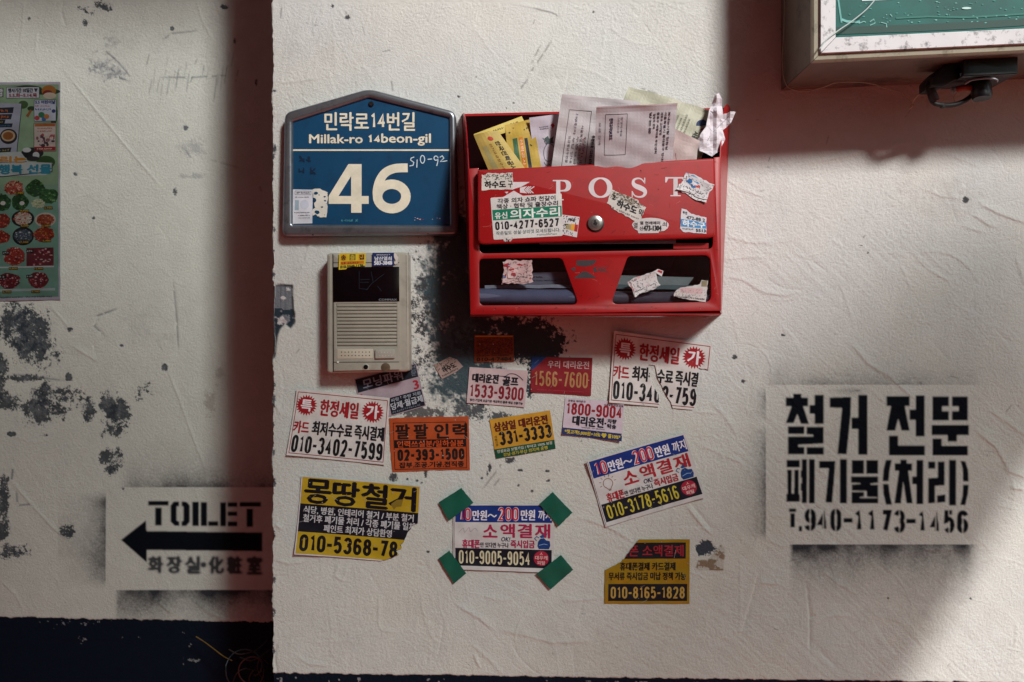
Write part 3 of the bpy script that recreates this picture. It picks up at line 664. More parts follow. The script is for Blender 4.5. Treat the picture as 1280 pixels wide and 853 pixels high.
mo = M.build(['plaster_wall', 'painted_base', 'stencil_lettering'], 0., [plaster, navy, sprayp], (fx([]), fx([1330, 1400, 1700, 2600])), (fx([-1400, -400, -80]), fx([870, 1000, 1300, 1546])),
    lambda X, Y: (X-341)*.0125*sst(690, 840, Y)*sst(1300, 900, Y), edge, ret=-.30)
tag(mo[0], 'cream painted plaster wall covered with stickers, standing forward of the darker wall at left', 'wall')
tag(mo[2], 'black stencilled notice with a T.940-1173-1456 phone number sprayed on the right of the wall', 'stencil sign')
mo[1].parent = mo[0]

L = Wall(-60, 372, -40, 800, 2, (.55, .575, .53)); X, Y = L.X, L.Y
L.col *= (1+.06*fbm(X, Y, 120, 4, 203)[..., None]); L.H += .9*rnoise(X, Y, 170, seed=201)+.3*rnoise(X, Y, 50, seed=202)+.1*fbm(X, Y, 20, 3, 204)
L.H += .16*fbm(X, Y, 10, 3, 277)*sst(-.2, .5, rnoise(X, Y, 80, seed=278))+.08*rnoise(X, Y, 3.4, 70, ang=10, seed=205)*sst(260, 120, Y)+.11*rnoise(X, Y, 60, 3.4, ang=55, seed=206)*sst(330, 450, Y)
rg = np.random.default_rng(4); gr = gblur(rg.standard_normal(X.shape).astype(np.float32), .9); gr /= gr.std(); L.H += .05*gr
rr = random.Random(12)
for k in range(110):
    x = rr.uniform(-20, 330); y = rr.uniform(-10, 770); a = rr.gauss(.9, .6); LL = rr.uniform(14, 80); b = rr.uniform(-.012, .012); pts = []
    for i in range(7): pts.append((x, y)); x += math.cos(a)*LL/6; y += math.sin(a)*LL/6; a += b*LL/6*2
    L.mark(pts, rr.uniform(.7, 1.2), rr.choice((1, 1, -1))*rr.uniform(.1, .35), rr.choice((1, 1.5, 2.5, 4)))
for pts, wl, amp, wr in (([(80, 88), (120, 138), (165, 192), (203, 236)], 1.1, .6, 2), ([(62, 382), (78, 400), (88, 412)], 1.2, .6, 3), ([(90, 432), (105, 442), (122, 452)], 1.3, .7, 4), ([(204, 450), (224, 500), (240, 545), (262, 600)], 1, .5, 2.5),
    ([(12, 600), (40, 632), (66, 660), (90, 678)], 1.1, .6, 2.5), ([(30, 0), (28, 30), (25, 56)], 1, .4, 2), ([(245, 0), (252, 25), (266, 52)], 1, .4, 2), ([(80, 0), (76, 15), (82, 34)], 1.2, -.5, 2), ([(46, 40), (44, 68)], 1, .4, 2), ([(120, 240), (100, 245), (90, 250)], 1, .3, 2),
    ([(150, 385), (122, 395), (118, 408), (132, 422), (117, 432), (121, 450)], 1.2, -.5, 2.5), ([(216, 350), (219, 380), (221, 410), (223, 445)], 1.2, -.4, 2), ([(240, 750), (260, 765), (285, 778)], 1.6, .6, 3), ([(196, 752), (215, 768)], 1.4, .6, 3), ([(0, 725), (20, 745), (30, 765)], 1.2, .5, 3)):
    L.mark(pts, wl, amp*1.7, wr)
GD = (.10, .115, .135)
for pts, al in (([(110, 72), (120, 85), (135, 82), (150, 98), (165, 102)], .8), ([(115, 66), (130, 62), (148, 78), (166, 100)], .6), ([(200, 52), (215, 42), (250, 38)], .5), ([(198, 97), (240, 97), (290, 94)], .55), ([(262, 200), (300, 210)], .3),
    ([(230, 185), (243, 204)], .5), ([(216, 350), (221, 400), (223, 440)], .5), ([(150, 385), (122, 395), (118, 408), (132, 422)], .6), ([(17, 575), (13, 612)], .8), ([(20, 612), (22, 632), (45, 630)], .6), ([(15, 468), (45, 472), (82, 476)], .6), ([(322, 225), (335, 265)], .4), ([(215, 12), (225, 50)], 0)):
    L.mark(pts, 1, -.1, 1.5, col=GD, calpha=al, cw=1.3)
for i in range(26):
    x = 182+i*4.6+rr.uniform(-2, 2); y = rr.uniform(62, 100); L.mark([(x, y), (x-4, y+rr.uniform(8, 38))], 1, -.05, 1, col=GD, calpha=rr.uniform(.15, .6), cw=.8)
SM = (.16, .175, .205)
L.peel(134, 84, 28, 20, SM, thr=.05, sc=16, seed=301, depth=.05, hard=2.2, alpha=.75); L.peel(140, 50, 16, 12, SM, thr=.3, sc=14, seed=302, depth=.02, hard=1.6, alpha=.5)
L.peel(243, 185, 24, 22, SM, thr=.35, sc=14, seed=303, depth=.02, hard=1.3, alpha=.45); L.peel(242, 220, 22, 4, SM, thr=-.1, sc=8, seed=304, depth=.02, hard=2, alpha=.4); L.peel(185, 50, 70, 20, SM, thr=.5, sc=30, seed=305, depth=.0, hard=1, alpha=.35)
L.peel(180, 400, 70, 50, SM, thr=.55, sc=30, seed=306, depth=.0, hard=1, alpha=.3)
PD = (.026, .037, .048)
for cx, cy, rx, ry, th, sd in ((30, 412, 30, 26, .12, 1), (45, 438, 24, 22, .18, 2), (18, 400, 24, 20, .25, 3), (48, 512, 17, 17, -.1, 4), (54, 495, 14, 14, .15, 5), (75, 516, 12, 11, .25, 6), (110, 512, 8, 16, .2, 7), (136, 505, 10, 15, -.05, 8), (149, 518, 12, 16, -.0, 9), (140, 535, 14, 14, .4, 10), (140, 576, 13, 12, .05, 11), (138, 588, 6, 6, .2, 12),
    (2, 456, 7, 14, -.1, 13), (1, 485, 5, 14, 0, 14), (9, 502, 14, 10, .22, 15), (70, 497, 40, 12, .5, 16), (30, 473, 28, 5, .25, 17), (58, 482, 6, 7, 0, 18), (86, 472, 3.5, 4, -.2, 19), (15, 543, 5, 3, 0, 20), (3, 625, 7, 30, .15, 21), (15, 690, 18, 10, .3, 22), (2, 660, 12, 14, .2, 23), (108, 12, 10, 8, .35, 24), (130, 8, 9, 7, .1, 25), (107, 28, 4, 4, 0, 26),
    (206, 460, 3, 4, 0, 27), (281, 8, 5, 3, .1, 28), (232, 160, 2.4, 2.4, -.4, 29), (215, 36, 2, 2, -.4, 30), (320, 103, 2, 4, -.2, 31), (293, 52, 1.5, 4, 0, 32), (36, 24, 2, 2, -.3, 33), (95, 218, 3, 2.5, 0, 34), (219, 240, 3, 5, .1, 35), (117, 273, 1.4, 1.4, -.4, 36), (88, 413, 3, 3, .1, 37), (152, 432, 1.6, 1.2, -.4, 38), (184, 492, 26, 20, .95, 39), (84, 665, 8, 8, .3, 40), (154, 611, 2.6, 3, 0, 41), (55, 545, 4, 3, .4, 42)):
    L.peel(cx, cy, rx*1.2, ry*1.2, PD, thr=th-.1, sc=11, seed=400+sd, depth=.3, hard=6, alpha=.94); L.peel(cx, cy, rx*1.5, ry*1.4, (.2, .22, .24), thr=th+.35, sc=9, seed=500+sd, depth=.0, hard=1.6, alpha=.5)
for cx, cy, rx, ry in ((275, 468, 8, 9), (271, 481, 4, 5), (262, 505, 8, 20)): L.peel(cx, cy, rx, ry, (.22, .16, .14), thr=0, sc=8, seed=int(cy), depth=0., hard=3, alpha=.4)
sp = (rnoise(X, Y, 2.4, seed=350)+.55*rnoise(X, Y, 7, seed=351)); dn = .75*np.exp(-(((X-90)/110)**2+((Y-500)/50)**2))+.3*np.exp(-(((X-140)/180)**2+((Y-100)/90)**2))+.2*np.exp(-(((X-190)/80)**2+((Y-200)/80)**2))
k = np.clip((sp-1.38+dn*.5)*4, 0, 1)[..., None]*.75; L.col = L.col*(1-k)+np.array((.07, .075, .08))*k
spray_rect(L, 133, 610, 420, 737, [(160, 420, .7, 20), (200, 420, 1.1, 15), (300, 420, 1.2, 19)], [(145, 420, 1.2, 27)], [(620, 730, 1.2, 18), (640, 700, .7, 36)], 180)
z5 = lambda pts: [(150+x/6.095, 600+y/6.095) for x, y in pts]
TL_ = [z5(p) for p in (rc(215, 162, 370, 197), rc(268, 212, 318, 348), [(410, 165), (450, 165), (450, 202), (432, 202), (432, 312), (452, 318), (452, 352), (415, 350), (385, 318), (385, 195)], [(468, 165), (505, 167), (532, 195), (532, 320), (505, 352), (468, 354), (468, 318), (483, 312), (483, 202), (468, 202)],
    rc(550, 167, 600, 352), rc(615, 170, 663, 352), [(672, 315), (748, 315), (748, 352), (672, 352)], rc(762, 172, 808, 355), rc(820, 172, 893, 207), rc(820, 243, 893, 275), rc(820, 318, 893, 355), rc(912, 170, 1073, 205), rc(965, 220, 1012, 358),
    [(8, 458), (198, 308), (202, 390), (1083, 402), (1083, 545), (205, 535), (203, 630)])]
mm = gblur(raster(TL_, 145, 610, 200, 110), .7); L.ink(np.clip(mm*1.02, 0, 1), 145, 610, (.003, .005, .009), 2)
ch = []
for i, (c, x0) in enumerate((('화', 216), ('장', 358), ('실', 498), ('化', 678), ('粧', 818), ('室', 970))):
    for polys, dz in text_polys(c, 150+x0/6.095, 600+585/6.095, 150+(x0+108)/6.095, 600+(708+i*2)/6.095, 0, 1.25): ch += polys
ch.append([(150+(635+22*math.cos(a))/6.095, 600+(648+22*math.sin(a))/6.095) for a in np.linspace(0, 6.28, 12, endpoint=False)])
m2 = gblur(raster(ch, 145, 610, 200, 120), 1.15); L.ink(np.clip(m2*1.15, 0, 1)*.93, 145, 610, (.014, .018, .026), 2)
bl = 771+X*.02+1.2*rnoise(X, Y, 9, seed=390)+.7*rnoise(X, Y, 2.5, seed=391); kb = sst(-.4, .8, Y-bl); L.col = L.col*(1-kb[..., None])+np.array(NAVY)*kb[..., None]; L.H -= 1.2*kb
dn = np.exp(-(((X-110)/55)**2+((Y-792)/16)**2)); L.lab[kb > .5] = 1
Lx = Wall(-60, 372, 801, 880, 3, NAVY)
L.xs2 = None
# carry the band down: join the lower strip
L.ys = np.concatenate([L.ys, Lx.ys]); L.X, L.Y = np.meshgrid(L.xs, L.ys); L.H = np.concatenate([L.H, Lx.H-1.2]); L.col = np.concatenate([L.col, Lx.col]); L.lab = np.concatenate([L.lab, np.ones(Lx.X.shape, np.int8)])
X, Y = L.X, L.Y; dn = sum(a*np.exp(-(((X-cx)/rx)**2+((Y-cy)/ry)**2)) for cx, cy, rx, ry, a in ((105, 800, 12, 9, 1.2), (148, 797, 7, 5, 1.2), (175, 799, 10, 5, 1.2), (238, 808, 8, 5, 1.5), (240, 826, 18, 6, 1.6), (228, 792, 12, 3, 1.2), (110, 778, 45, 4, 1.3), (60, 782, 20, 8, .8), (240, 850, 30, 20, .5)))
k = np.clip((fbm(X, Y, 5, 4, 395, gain=.8)*1.9-1.45+dn*.85)*5, 0, 1)*(L.lab == 1)*.7; L.col = L.col*(1-k[..., None])+np.array((.30, .32, .33))*k[..., None]; L.H += k*.5
lo_ = L.build(['recessed_wall', 'painted_base', 'stencil_lettering'], -.27, [plaster, navy, sprayp], (fx([-1500, -500, -120]), fx([385])), (fx([-1400, -400, -80]), fx([900, 1000, 1200, 1383])), lambda X, Y: X*0.)
tag(lo_[0], 'darker stained plaster wall set back on the left with flaked paint and a food poster', 'wall')
tag(lo_[2], 'black stencilled TOILET sign with an arrow pointing left on the set-back wall', 'stencil sign')
lo_[1].parent = lo_[0]
# ground, its red put in to bounce red light into the shadows
gm = bpy.data.materials.new('red_bounce_paving'); gm.use_nodes = True; n = gm.node_tree; b = n.nodes['Principled BSDF']; tc = n.nodes.new('ShaderNodeTexCoord'); bt = n.nodes.new('ShaderNodeTexBrick')
bt.inputs['Scale'].default_value = 2.4; bt.inputs['Color1'].default_value = (.64, .08, .042, 1); bt.inputs['Color2'].default_value = (.54, .065, .035, 1); bt.inputs['Mortar'].default_value = (.22, .13, .1, 1); bt.inputs['Mortar Size'].default_value = .012
n.links.new(tc.outputs['Object'], bt.inputs['Vector']); n.links.new(bt.outputs[0], b.inputs['Base Color']); b.inputs['Roughness'].default_value = .8
g = mesh_obj('ground', [(-40, -60, 0), (40, -60, 0), (40, .6, 0), (-40, .6, 0)], [(0, 1, 2, 3)], gm); g['kind'] = 'structure'
# ------------------------------------------------------------------ address plate
BLUE = mat('sign_blue', '#0b4468', .35, var=.16, scale=14, grime='#082c4a', gamt=.35, gscale=40)
FRM = mat('grey_metal_frame', '#8a8f96', .30, metal=.75, var=.2, scale=30, grime='#3c3f44', gamt=.5, gscale=60)
CREAM = '#e9e2cc'
zs = lambda pts: [(340+x/4.06, 100+y/4.06) for x, y in pts]
pl = empty('address_plate', P(464, 205, .012), 'blue house number plate reading 46 under a pitched top, with grey metal rim', 'address plate')
out = roundpoly(zs([(62, 165), (490, 42), (932, 160), (948, 785), (50, 792)]), [9, 10, 9, 9, 9], 6)
inn = roundpoly(zs([(104, 212), (490, 88), (898, 190), (900, 736), (104, 733)]), [1.5, 3, 1.5, 1.5, 1.5], 3)
slab('frame', [out, inn], .022, .021, 4.2, FRM, pl, steps=5)
slab('board', [roundpoly(zs([(96, 205), (490, 80), (905, 185), (906, 742), (98, 740)]), 1)], .0165, .008, 0, BLUE, pl)
s = Sheet([(355, 110), (575, 110), (575, 300), (355, 300)], .0165, 220, 190, off=.0002, wrinkle=0)
a = lambda x, y: (x/4.06-15, y/4.06-10)
def A(*v): (x0, y0), (x1, y1) = a(v[0], v[1]), a(v[2], v[3]); return x0, y0, x1, y1
s.text('민락로', *A(268, 166, 490, 258), CREAM, heavy=.5); s.text('번길', *A(585, 166, 724, 258), CREAM, heavy=.5); s.digits('14', *A(500, 168, 577, 246), 3.0, CREAM)
s.text('Millak-ro', *A(190, 278, 460, 322), CREAM, heavy=.45); s.digits('14', *A(486, 280, 551, 322), 2.7, CREAM); s.text('beon-gil', *A(556, 274, 805, 334), CREAM, heavy=.45)
s.rect(*A(104, 353, 898, 361), CREAM, 2)
for q in ([(288, 590), (388, 428), (402, 428), (402, 488), (338, 590)], rc(402, 428, 455, 590), rc(402, 630, 455, 675), rc(288, 590, 491, 630)): s.poly([a(*p) for p in q], CREAM, 3)
pts = arc(608, 592, 72, 62, 182, 182+359, 30); s.add(strip([a(*p) for p in pts], [11.8]*len(pts)), ink(CREAM), 3, 'lettering')
pts = [(536, 600), (534, 560), (548, 510), (578, 470), (625, 450), (689, 447)]; s.add(strip([a(*p) for p in smooth_path([(x, y, 0) for x, y in pts]) for p in [(p[0], p[1])]], 11), ink(CREAM), 3.3, 'lettering')
for q in ([(722, 392), (706, 398), (704, 408), (720, 420), (716, 434), (698, 438)], [(737, 405), (735, 446)], arc(764, 404, 11, 20, -80, 290, 12), [(790, 404), (812, 402)], arc(832, 398, 10, 11, 0, 360, 10)[:-1], [(842, 392), (842, 415), (836, 438)], [(852, 394), (864, 386), (872, 398), (854, 416), (872, 414), (890, 411)]):
    s.strips([a(*p) for p in q], 1.15, '#cfe0ea', 4)
s.fine(*A(140, 385, 228, 418), '#06243f', 3, 4); s.fine(*A(138, 445, 262, 480), '#06243f', 5, 4); s.fine(*A(350, 706, 440, 722), '#3f8593', 6, 4)
for (x, y, r_, c) in ((738, 704, 6, '#c9b4c4'), (752, 708, 7, '#b98a90'), (768, 710, 4, '#a03a40'), (725, 712, 3, '#c9b4c4'), (815, 708, 3, '#b8b0c0'), (838, 702, 4, '#9a93a8'), (852, 704, 5, '#9a93a8'), (726, 700, 3, '#c9b4c4')): x_, y_ = a(x, y); s.poly([(x_+r_/4*math.cos(k)*random.uniform(.5, 1.3), y_+r_/7*math.sin(k)*random.uniform(.5, 1.3)) for k in np.linspace(0, 5.6, 7)], c, 4)
rt = s.build('printing', None, None); rt.name = 'tmp'
def rootless(rt, parent):
    for c_ in list(rt.children): c_.parent = parent; c_.matrix_parent_inverse = parent.matrix_basis.inverted()
    bpy.data.objects.remove(rt)
rootless(rt, pl)
sc_ = cyl('screw', P(464, 130.5, .0165), (0, -1, 0), .0042, .003, mat('screw_steel', '#3a3634', .35, metal=.8, var=.3), pl, 16, .5)
for x, y in ((391, 293.5), (535, 291.5)): cyl('drain_hole', P(x, y, .0205), (0, -1, 0), .0016, .0006, mat('hole_black', '#08090a', .8), pl, 10)
s = Sheet([(366.5, 237), (391, 237.5), (390.5, 279.5), (366, 280)], .0168, 24.5, 43, off=.0006, seed=2)
s.fine(3, 3, 22, 5.4, '#55585f', 1); s.frame(2.5, 2, 22.5, 6.5, .5, '#8a8d96'); s.fine(3, 9, 22, 10.4, '#2c2e34', 2); s.rect(2.5, 13.5, 7.5, 26, '#9ab0bd', 1); s.disc(14.5, 19, 5.5, 6, '#c6ccdb', 1); s.fine(2, 28.5, 22, 29.8, '#33353c', 4); s.fine(7, 32, 22, 33.4, '#2c2e34', 5); s.fine(7, 35.4, 22, 36.4, '#222', 6) if False else s.fine(7, 35.4, 22, 36.4, '#222226', 6)
s.build('sticker', 'small white paper label in the lower left corner of the blue 46 plate', 'sticker', '#d8dbe4')
s = Sheet([(390, 236), (414, 236), (414, 276), (390, 276)], .0168, 24, 40, off=.0004, seed=3)
for x, y, r_ in ((5, 5.5, 3.2), (3, 14.5, 4.2), (6.5, 29.5, 3.6), (16, 10, 1.6), (16.3, 15.3, 1.5), (12.5, 23, 1.5), (9, 8, 1.), (20, 6, 1), (8, 36, 2.2), (18, 19, .6), (16, 33, .7)): s.poly([(x+r_*math.cos(k)*random.uniform(.6, 1.2), y+r_*.7*math.sin(k)*random.uniform(.6, 1.2)) for k in np.linspace(0, 5.7, 9)], BLUE, 1)
s.build('sticker', 'torn cream label remnant beside the foot of the big 4 on the blue plate', 'sticker', '#dedbd0', [jag([(1, 1), (10, 0), (13, 2), (20, 5), (19, 20), (19, 30), (18, 36), (8, 36), (5, 32), (1, 34), (1, 26), (4, 24), (2, 14), (1, 1)], .8, 3, 4)[:-1]])

# ------------------------------------------------------------------ entry phone
IV = mat('ivory_plastic', '#aaa598', .42, var=.12, scale=18, grime='#6d6459', gamt=.35, gscale=35, bump=.08, bscale=600); IV2 = mat('ivory_plastic_face', '#a39f92', .45, var=.1, scale=18, grime='#6d6459', gamt=.3, gscale=45, bump=.08, bscale=600)
BK = mat('slot_black', '#15120f', .8, var=.2)
ip = empty('entry_phone', P(459, 392, .02), 'beige wall entry phone with black screen and slatted speaker grille', 'entry phone')
slab('housing', [roundpoly([(408.5, 318), (413, 316.5), (506, 315.5), (510.5, 316.5), (512, 463), (507, 465), (412, 467), (408.5, 465)], 1.5, 2)], .036, .035, 3.2, IV, ip, steps=5)
slab('face_plate', [roundpoly([(416.5, 319), (499, 318), (499.5, 462.5), (417, 464)], 1, 2), [(420.5, 380), (495.5, 379.5), (496, 433), (421, 433.5)]], .0385, .004, .8, IV2, ip, steps=2)
for q in ([(415.6, 318), (416.5, 318), (417, 465), (416, 465)],): slab('seam', [q], .0364, .001, 0, BK, ip)
for y in (328.3, 452.6): slab('seam', [[(416.6, y), (499, y-.3), (499, y+.5), (416.6, y+.8)]], .0387, .0006, 0, BK, ip)
SCR = mat('screen_glass', '#04060a', .12, var=.3, scale=20, coat=.3)
slab('screen', [roundpoly([(416.5, 334), (499, 333.5), (499.2, 377), (417, 377.8)], .8, 2)], .0396, .002, .7, SCR, ip, steps=2)
slab('grille_backing', [[(420, 379.5), (496.5, 379), (496.8, 433.3), (420.5, 434)]], .0352, .001, 0, BK, ip)
sl = None
for i in range(12):
    y = 380.3+i*4.42
    o = slab('slat', [[(421, y), (495.8, y-.3), (495.8, y+2.85), (421, y+3.1)]], .0383, .0028, .6, IV2, ip, steps=2)
    for yy in (): pass
slab('label_strip', [roundpoly([(421.5, 436.6), (466, 436.3), (466, 448.6), (421.5, 449)], .8, 2)], .0392, .001, .5, mat('ivory_light', '#c2b9a8', .45, var=.08), ip, steps=2)
hl = []
for r_ in range(2):
    for c_ in range(9):
        cyl('speaker_hole', P(427+c_*4.35, 440.3+r_*4.4, .0392), (0, -1, 0), .0009, .0002, BK, ip, 6)
slab('call_button', [roundpoly([(468.5, 437.2), (493.2, 437), (493.4, 448.4), (468.6, 448.8)], 1, 2)], .0418, .004, 1.1, mat('button_grey', '#a7a297', .38, var=.1), ip, steps=3)
for r_ in range(2):
    for c_ in range(5): cyl('button_dimple', P(473+c_*3.8+r_*1.6, 440.6+r_*4.2, .0418), (0, -1, 0), .0006, .00025, mat('dimple', '#d5d0c4', .5), ip, 6)
cyl('sensor_rim', P(457.2, 459, .0385), (0, -1, 0), .0052, .0012, IV, ip, 18, .6); cyl('sensor_eye', P(457.2, 459, .0396), (0, -1, 0), .0036, .0004, mat('eye_black', '#101216', .2), ip, 16)
cyl('lock_disc', P(482, 459.5, .0385), (0, -1, 0), .0070, .0008, mat('brown_disc', '#6d5a48', .5, metal=.3, var=.3), ip, 22, .5)
cyl('speck', P(422.5, 453, .0389), (0, -1, 0), .0018, .0012, mat('white_fleck', '#dcd8d0', .5), ip, 8)
s = Sheet([(408, 316), (512, 316), (512, 466), (408, 466)], .0398, 104, 150, off=.0001, wrinkle=0)
s.text('COMMAX', 65.5, 57.6, 88, 60.2, '#8e949c', lev=1)
for q in ([(41, 23), (41, 45)], [(42, 34), (54, 33.5)], [(42, 37), (53, 37)], [(56, 24), (58, 34), (59, 38)], [(60, 36), (66, 31), (72, 27)], [(58, 37), (54, 42), (50, 47)], [(64, 42), (69, 48)], [(41, 45), (52, 46)]): s.strips(q, .45, '#1c2a34', 1)
rootless(s.build('tmp', None, None), ip)
s = Sheet([(424, 317), (457, 316.5), (457, 335), (423.5, 337.5)], .0405, 33, 20, off=.0003, seed=4)
for i, t_ in enumerate('송출집'): s.rect(2+i*11.2, 1.5, 9.2+i*11.2, 9, '#d89a1c' if i != 1 else '#2d2a18', 1); s.text(t_, 2.6+i*11.2, 2.2, 8.6+i*11.2, 8.6, '#1b1712' if i != 1 else '#c9b13a', heavy=.25, lev=2)
s.rect(2, 10.2, 31, 14.2, '#c9761c', 1); s.fine(3, 10.8, 30, 13.8, '#7c2c10', 2, 2); s.text('010-5040-1170', 2, 15, 30, 18.6, '#20351c', heavy=.25)
s.build('sticker', 'small yellow sticker with three black characters on top of the entry phone screen', 'sticker', '#d8bd2c', [[(0, 0), (33, 0), (33, 17)]+jag([(33, 17), (22, 18), (19, 16.8), (10, 18.5), (9, 20)], .5, 2, 3)+[(0, 20)]])
s = Sheet([(465.5, 316.3), (492.5, 316), (492.5, 332.6), (465.5, 333)], .0405, 27, 16.6, off=.0003, seed=5)
s.fine(4, 1.8, 23, 3.6, '#c6cad6', 1); s.text('남산열쇠', 3, 4.8, 24, 9.6, '#d4d8e2', heavy=.3); s.text('583-3848', 2.5, 10.4, 24.5, 15, '#dfe2ea', heavy=.4)
s.build('sticker', 'small dark blue sticker with a white number on the top edge of the entry phone', 'sticker', '#17285c')
s = Sheet([(492, 317), (498.5, 317), (498, 331), (492.5, 331)], .0403, 6.5, 14, off=.0003, seed=6)
s.build('sticker', 'white torn scrap at the right edge of the blue entry phone sticker', 'sticker', '#d7d0c9', [jag([(0, 0), (3, 0), (6, 5), (5, 9), (6, 12), (2, 14), (0, 12), (2.5, 9), (.5, 5), (0, 0)], .4, 2, 4)[:-1]])

# ------------------------------------------------------------------ letterbox
RED = mat('red_enamel', '#a30f13', .36, var=.10, scale=9, grime='#7a1014', gamt=.35, gscale=30, coat=.25, bump=.03, bscale=150); RIN = mat('shaded_inside', '#160304', .9, var=.2, scale=20, spec=.05)  # second material: shade inside the box put into a near-black red
mb = empty('letterbox', P(742, 395, .05), 'red wall letterbox marked POST, open at the top and stuffed with mail', 'letterbox')
F = .100
slab('back_panel', [[(577, 143.5), (578, 142.5), (912, 134.5), (913, 135.5), (902, 393), (588, 396)]], .0035, .0025, .3, RED, mb, steps=1)
slab('inner_shade_sheet', [[(579.5, 145.5), (910, 137.5), (901, 390), (589, 393)]], .0045, .0008, 0, RIN, mb)  # dark sheet standing in for the shade inside the box
slab('front_frame', [roundpoly([(585, 211), (598.5, 210), (599.5, 317), (891, 311.5), (892, 197), (901, 196), (901.5, 389), (588, 393.5)], [1, 1, 7, 7, 1, 1, 1, 1], 4),
    roundpoly([(599, 323.5), (702.5, 322.5), (723.5, 381), (599.5, 382)], [6, 5, 9, 6], 5), roundpoly([(785, 320.5), (888, 319), (889, 377.5), (763.5, 380.5)], [4, 9, 9, 9], 5)], F, .0016, .7, RED, mb, steps=2)
slab('door', [roundpoly([(597, 212.5), (893, 198), (894.5, 297.5), (597.5, 305.5)], [2, 3, 9, 8], 5)], .114, .010, 2.2, RED, mb, steps=4)
def cheek(name, rt, ft, fb, rb, bulge, m, th):
    kf = (D-F)/D*S
    wr = lambda p: (( p[0]-640)*S, ZC-(p[1]-426.5)*S); wf = lambda p: ((p[0]-640)*kf, ZC-(p[1]-426.5)*kf)
    (xa, za), (xb, zb), (xc, zc_), (xd, zd) = wr(rt), wf(ft), wf(fb), wr(rb); top = []; bot = []
    for i in range(13):
        t = i/12; dd = .004+(F-.0055)*t; e = t**bulge; top.append((xa+(xb-xa)*t, -dd, za+(zb-za)*e)); bot.append((xd+(xc-xd)*t, -dd, zd+(zc_-zd)*t))
    v = top+bot; f = [(i, i+1, 14+i, 13+i) for i in range(12)]
    v2 = [(x+th, y, z) for x, y, z in v]; n = len(v); f = f+[tuple(n+q for q in g[::-1]) for g in f]
    f += [(i+1, i, n+i, n+i+1) for i in range(12)]+[(13+i, 14+i, n+14+i, n+13+i) for i in range(12)]+[(0, 13, n+13, n), (25, 12, n+12, n+25)]
    return mesh_obj(name, v+v2, f, m, mb)
cheek('side_panel', (578.2, 143.5), (585.3, 211), (588.2, 393), (588.4, 395.5), 2.2, RED, .0014)
cheek('side_panel', (911.8, 135), (901, 197), (901.3, 388.8), (901.6, 392.5), 3.2, RED, -.0014)
kf = (D-F)/D*S; zb = ZC-(392.6-426.5)*kf
box3('bottom_panel', ((588.5-640)*kf, -.0985, zb-.0012), ((901-640)*kf, -.004, zb+.0006), RED, mb)
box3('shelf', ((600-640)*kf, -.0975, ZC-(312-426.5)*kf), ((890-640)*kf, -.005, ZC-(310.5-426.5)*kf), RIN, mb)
box3('shelf_lip', ((842-640)*kf, -.0985, ZC-(311-426.5)*kf), ((886-640)*kf, -.0965, ZC-(304-426.5)*kf), RED, mb)
for x, y in ((617, 396), (618.5, 397), (888, 394.5), (884, 395)): cyl('rivet', P(x, y+.8, .02), (0, -.2, -1), .0013, .001, mat('rivet_steel', '#c7c3bd', .3, metal=.8), mb, 8)
pm_ = bpy.data.materials.new('clear_plastic'); pm_.use_nodes = True; n = pm_.node_tree; n.nodes.clear(); om = n.nodes.new('ShaderNodeOutputMaterial'); tr = n.nodes.new('ShaderNodeBsdfTransparent'); gl = n.nodes.new('ShaderNodeBsdfGlossy'); mx = n.nodes.new('ShaderNodeMixShader'); nz = n.nodes.new('ShaderNodeTexNoise')
nz.inputs['Scale'].default_value = 60; tr.inputs[0].default_value = (.80, .82, .86, 1); gl.inputs['Roughness'].default_value = .12; mr = n.nodes.new('ShaderNodeMapRange'); mr.inputs[3].default_value = .03; mr.inputs[4].default_value = .10
n.links.new(nz.outputs['Fac'], mr.inputs[0]); n.links.new(mr.outputs[0], mx.inputs[0]); n.links.new(tr.outputs[0], mx.inputs[1]); n.links.new(gl.outputs[0], mx.inputs[2]); n.links.new(mx.outputs[0], om.inputs[0])
slab('window_pane', [[(597, 321), (706, 320), (728, 385), (597, 385)]], F-.0022, .0008, 0, pm_, mb)
slab('window_pane', [[(782, 318), (892, 316), (893, 382), (760, 384)]], F-.0022, .0008, 0, pm_, mb)
cyl('lock_rim', P(744.5, 280, .1138), (0, -1, 0), .0122, .0022, mat('lock_dark', '#3a3533', .4, metal=.6), mb, 28, .5); lk = cyl('lock', P(744, 279, .1155), (0, -1, 0), .0108, .0030, mat('lock_steel', '#b9b5b0', .28, metal=.85, var=.2), mb, 28, .35)
cyl('lock_ring', P(744, 279, .1186), (0, -1, 0), .0066, .0006, mat('lock_steel2', '#8f8b88', .3, metal=.8), lk, 20, .3)
slab('keyhole', [[(742.6, 275.5), (744.8, 274.8), (745, 277.5), (747, 279), (745.4, 282.5), (743, 281), (741.2, 280), (743, 278)]], .1197, .0004, 0, BK, lk)
s = Sheet([(590, 190), (900, 190), (900, 310), (590, 310)], .114, 310, 120, off=.00008, wrinkle=0)
WH = '#d9cfd2'; o3 = lambda pts: [(x/7.753, 10+y/7.753) for x, y in pts]
for q in ([(395, 215), (560, 215), (478, 262), (440, 272), (400, 285), (372, 262), (395, 250)], [(465, 270), (535, 255), (503, 290), (535, 325), (465, 318)], [(300, 362), (405, 300), (495, 350), (400, 372)], [(316, 312), (340, 328), (352, 308)]): s.poly(o3(q), WH, 1)
for q in ([(553, 258), (517, 291), (553, 324)], [(572, 258), (536, 291), (572, 324)], [(605, 258), (556, 291), (595, 322)]): s.strips(o3(q), 1.3, WH, 1.5)
def L_(polys): s.add(polys, ink(WH), 1, 'lettering')
def bx(x, y, w_, h): return [(x, y), (x+w_, y), (x+w_, y+h), (x, y+h)]
px, py = 101, 35.2      # P
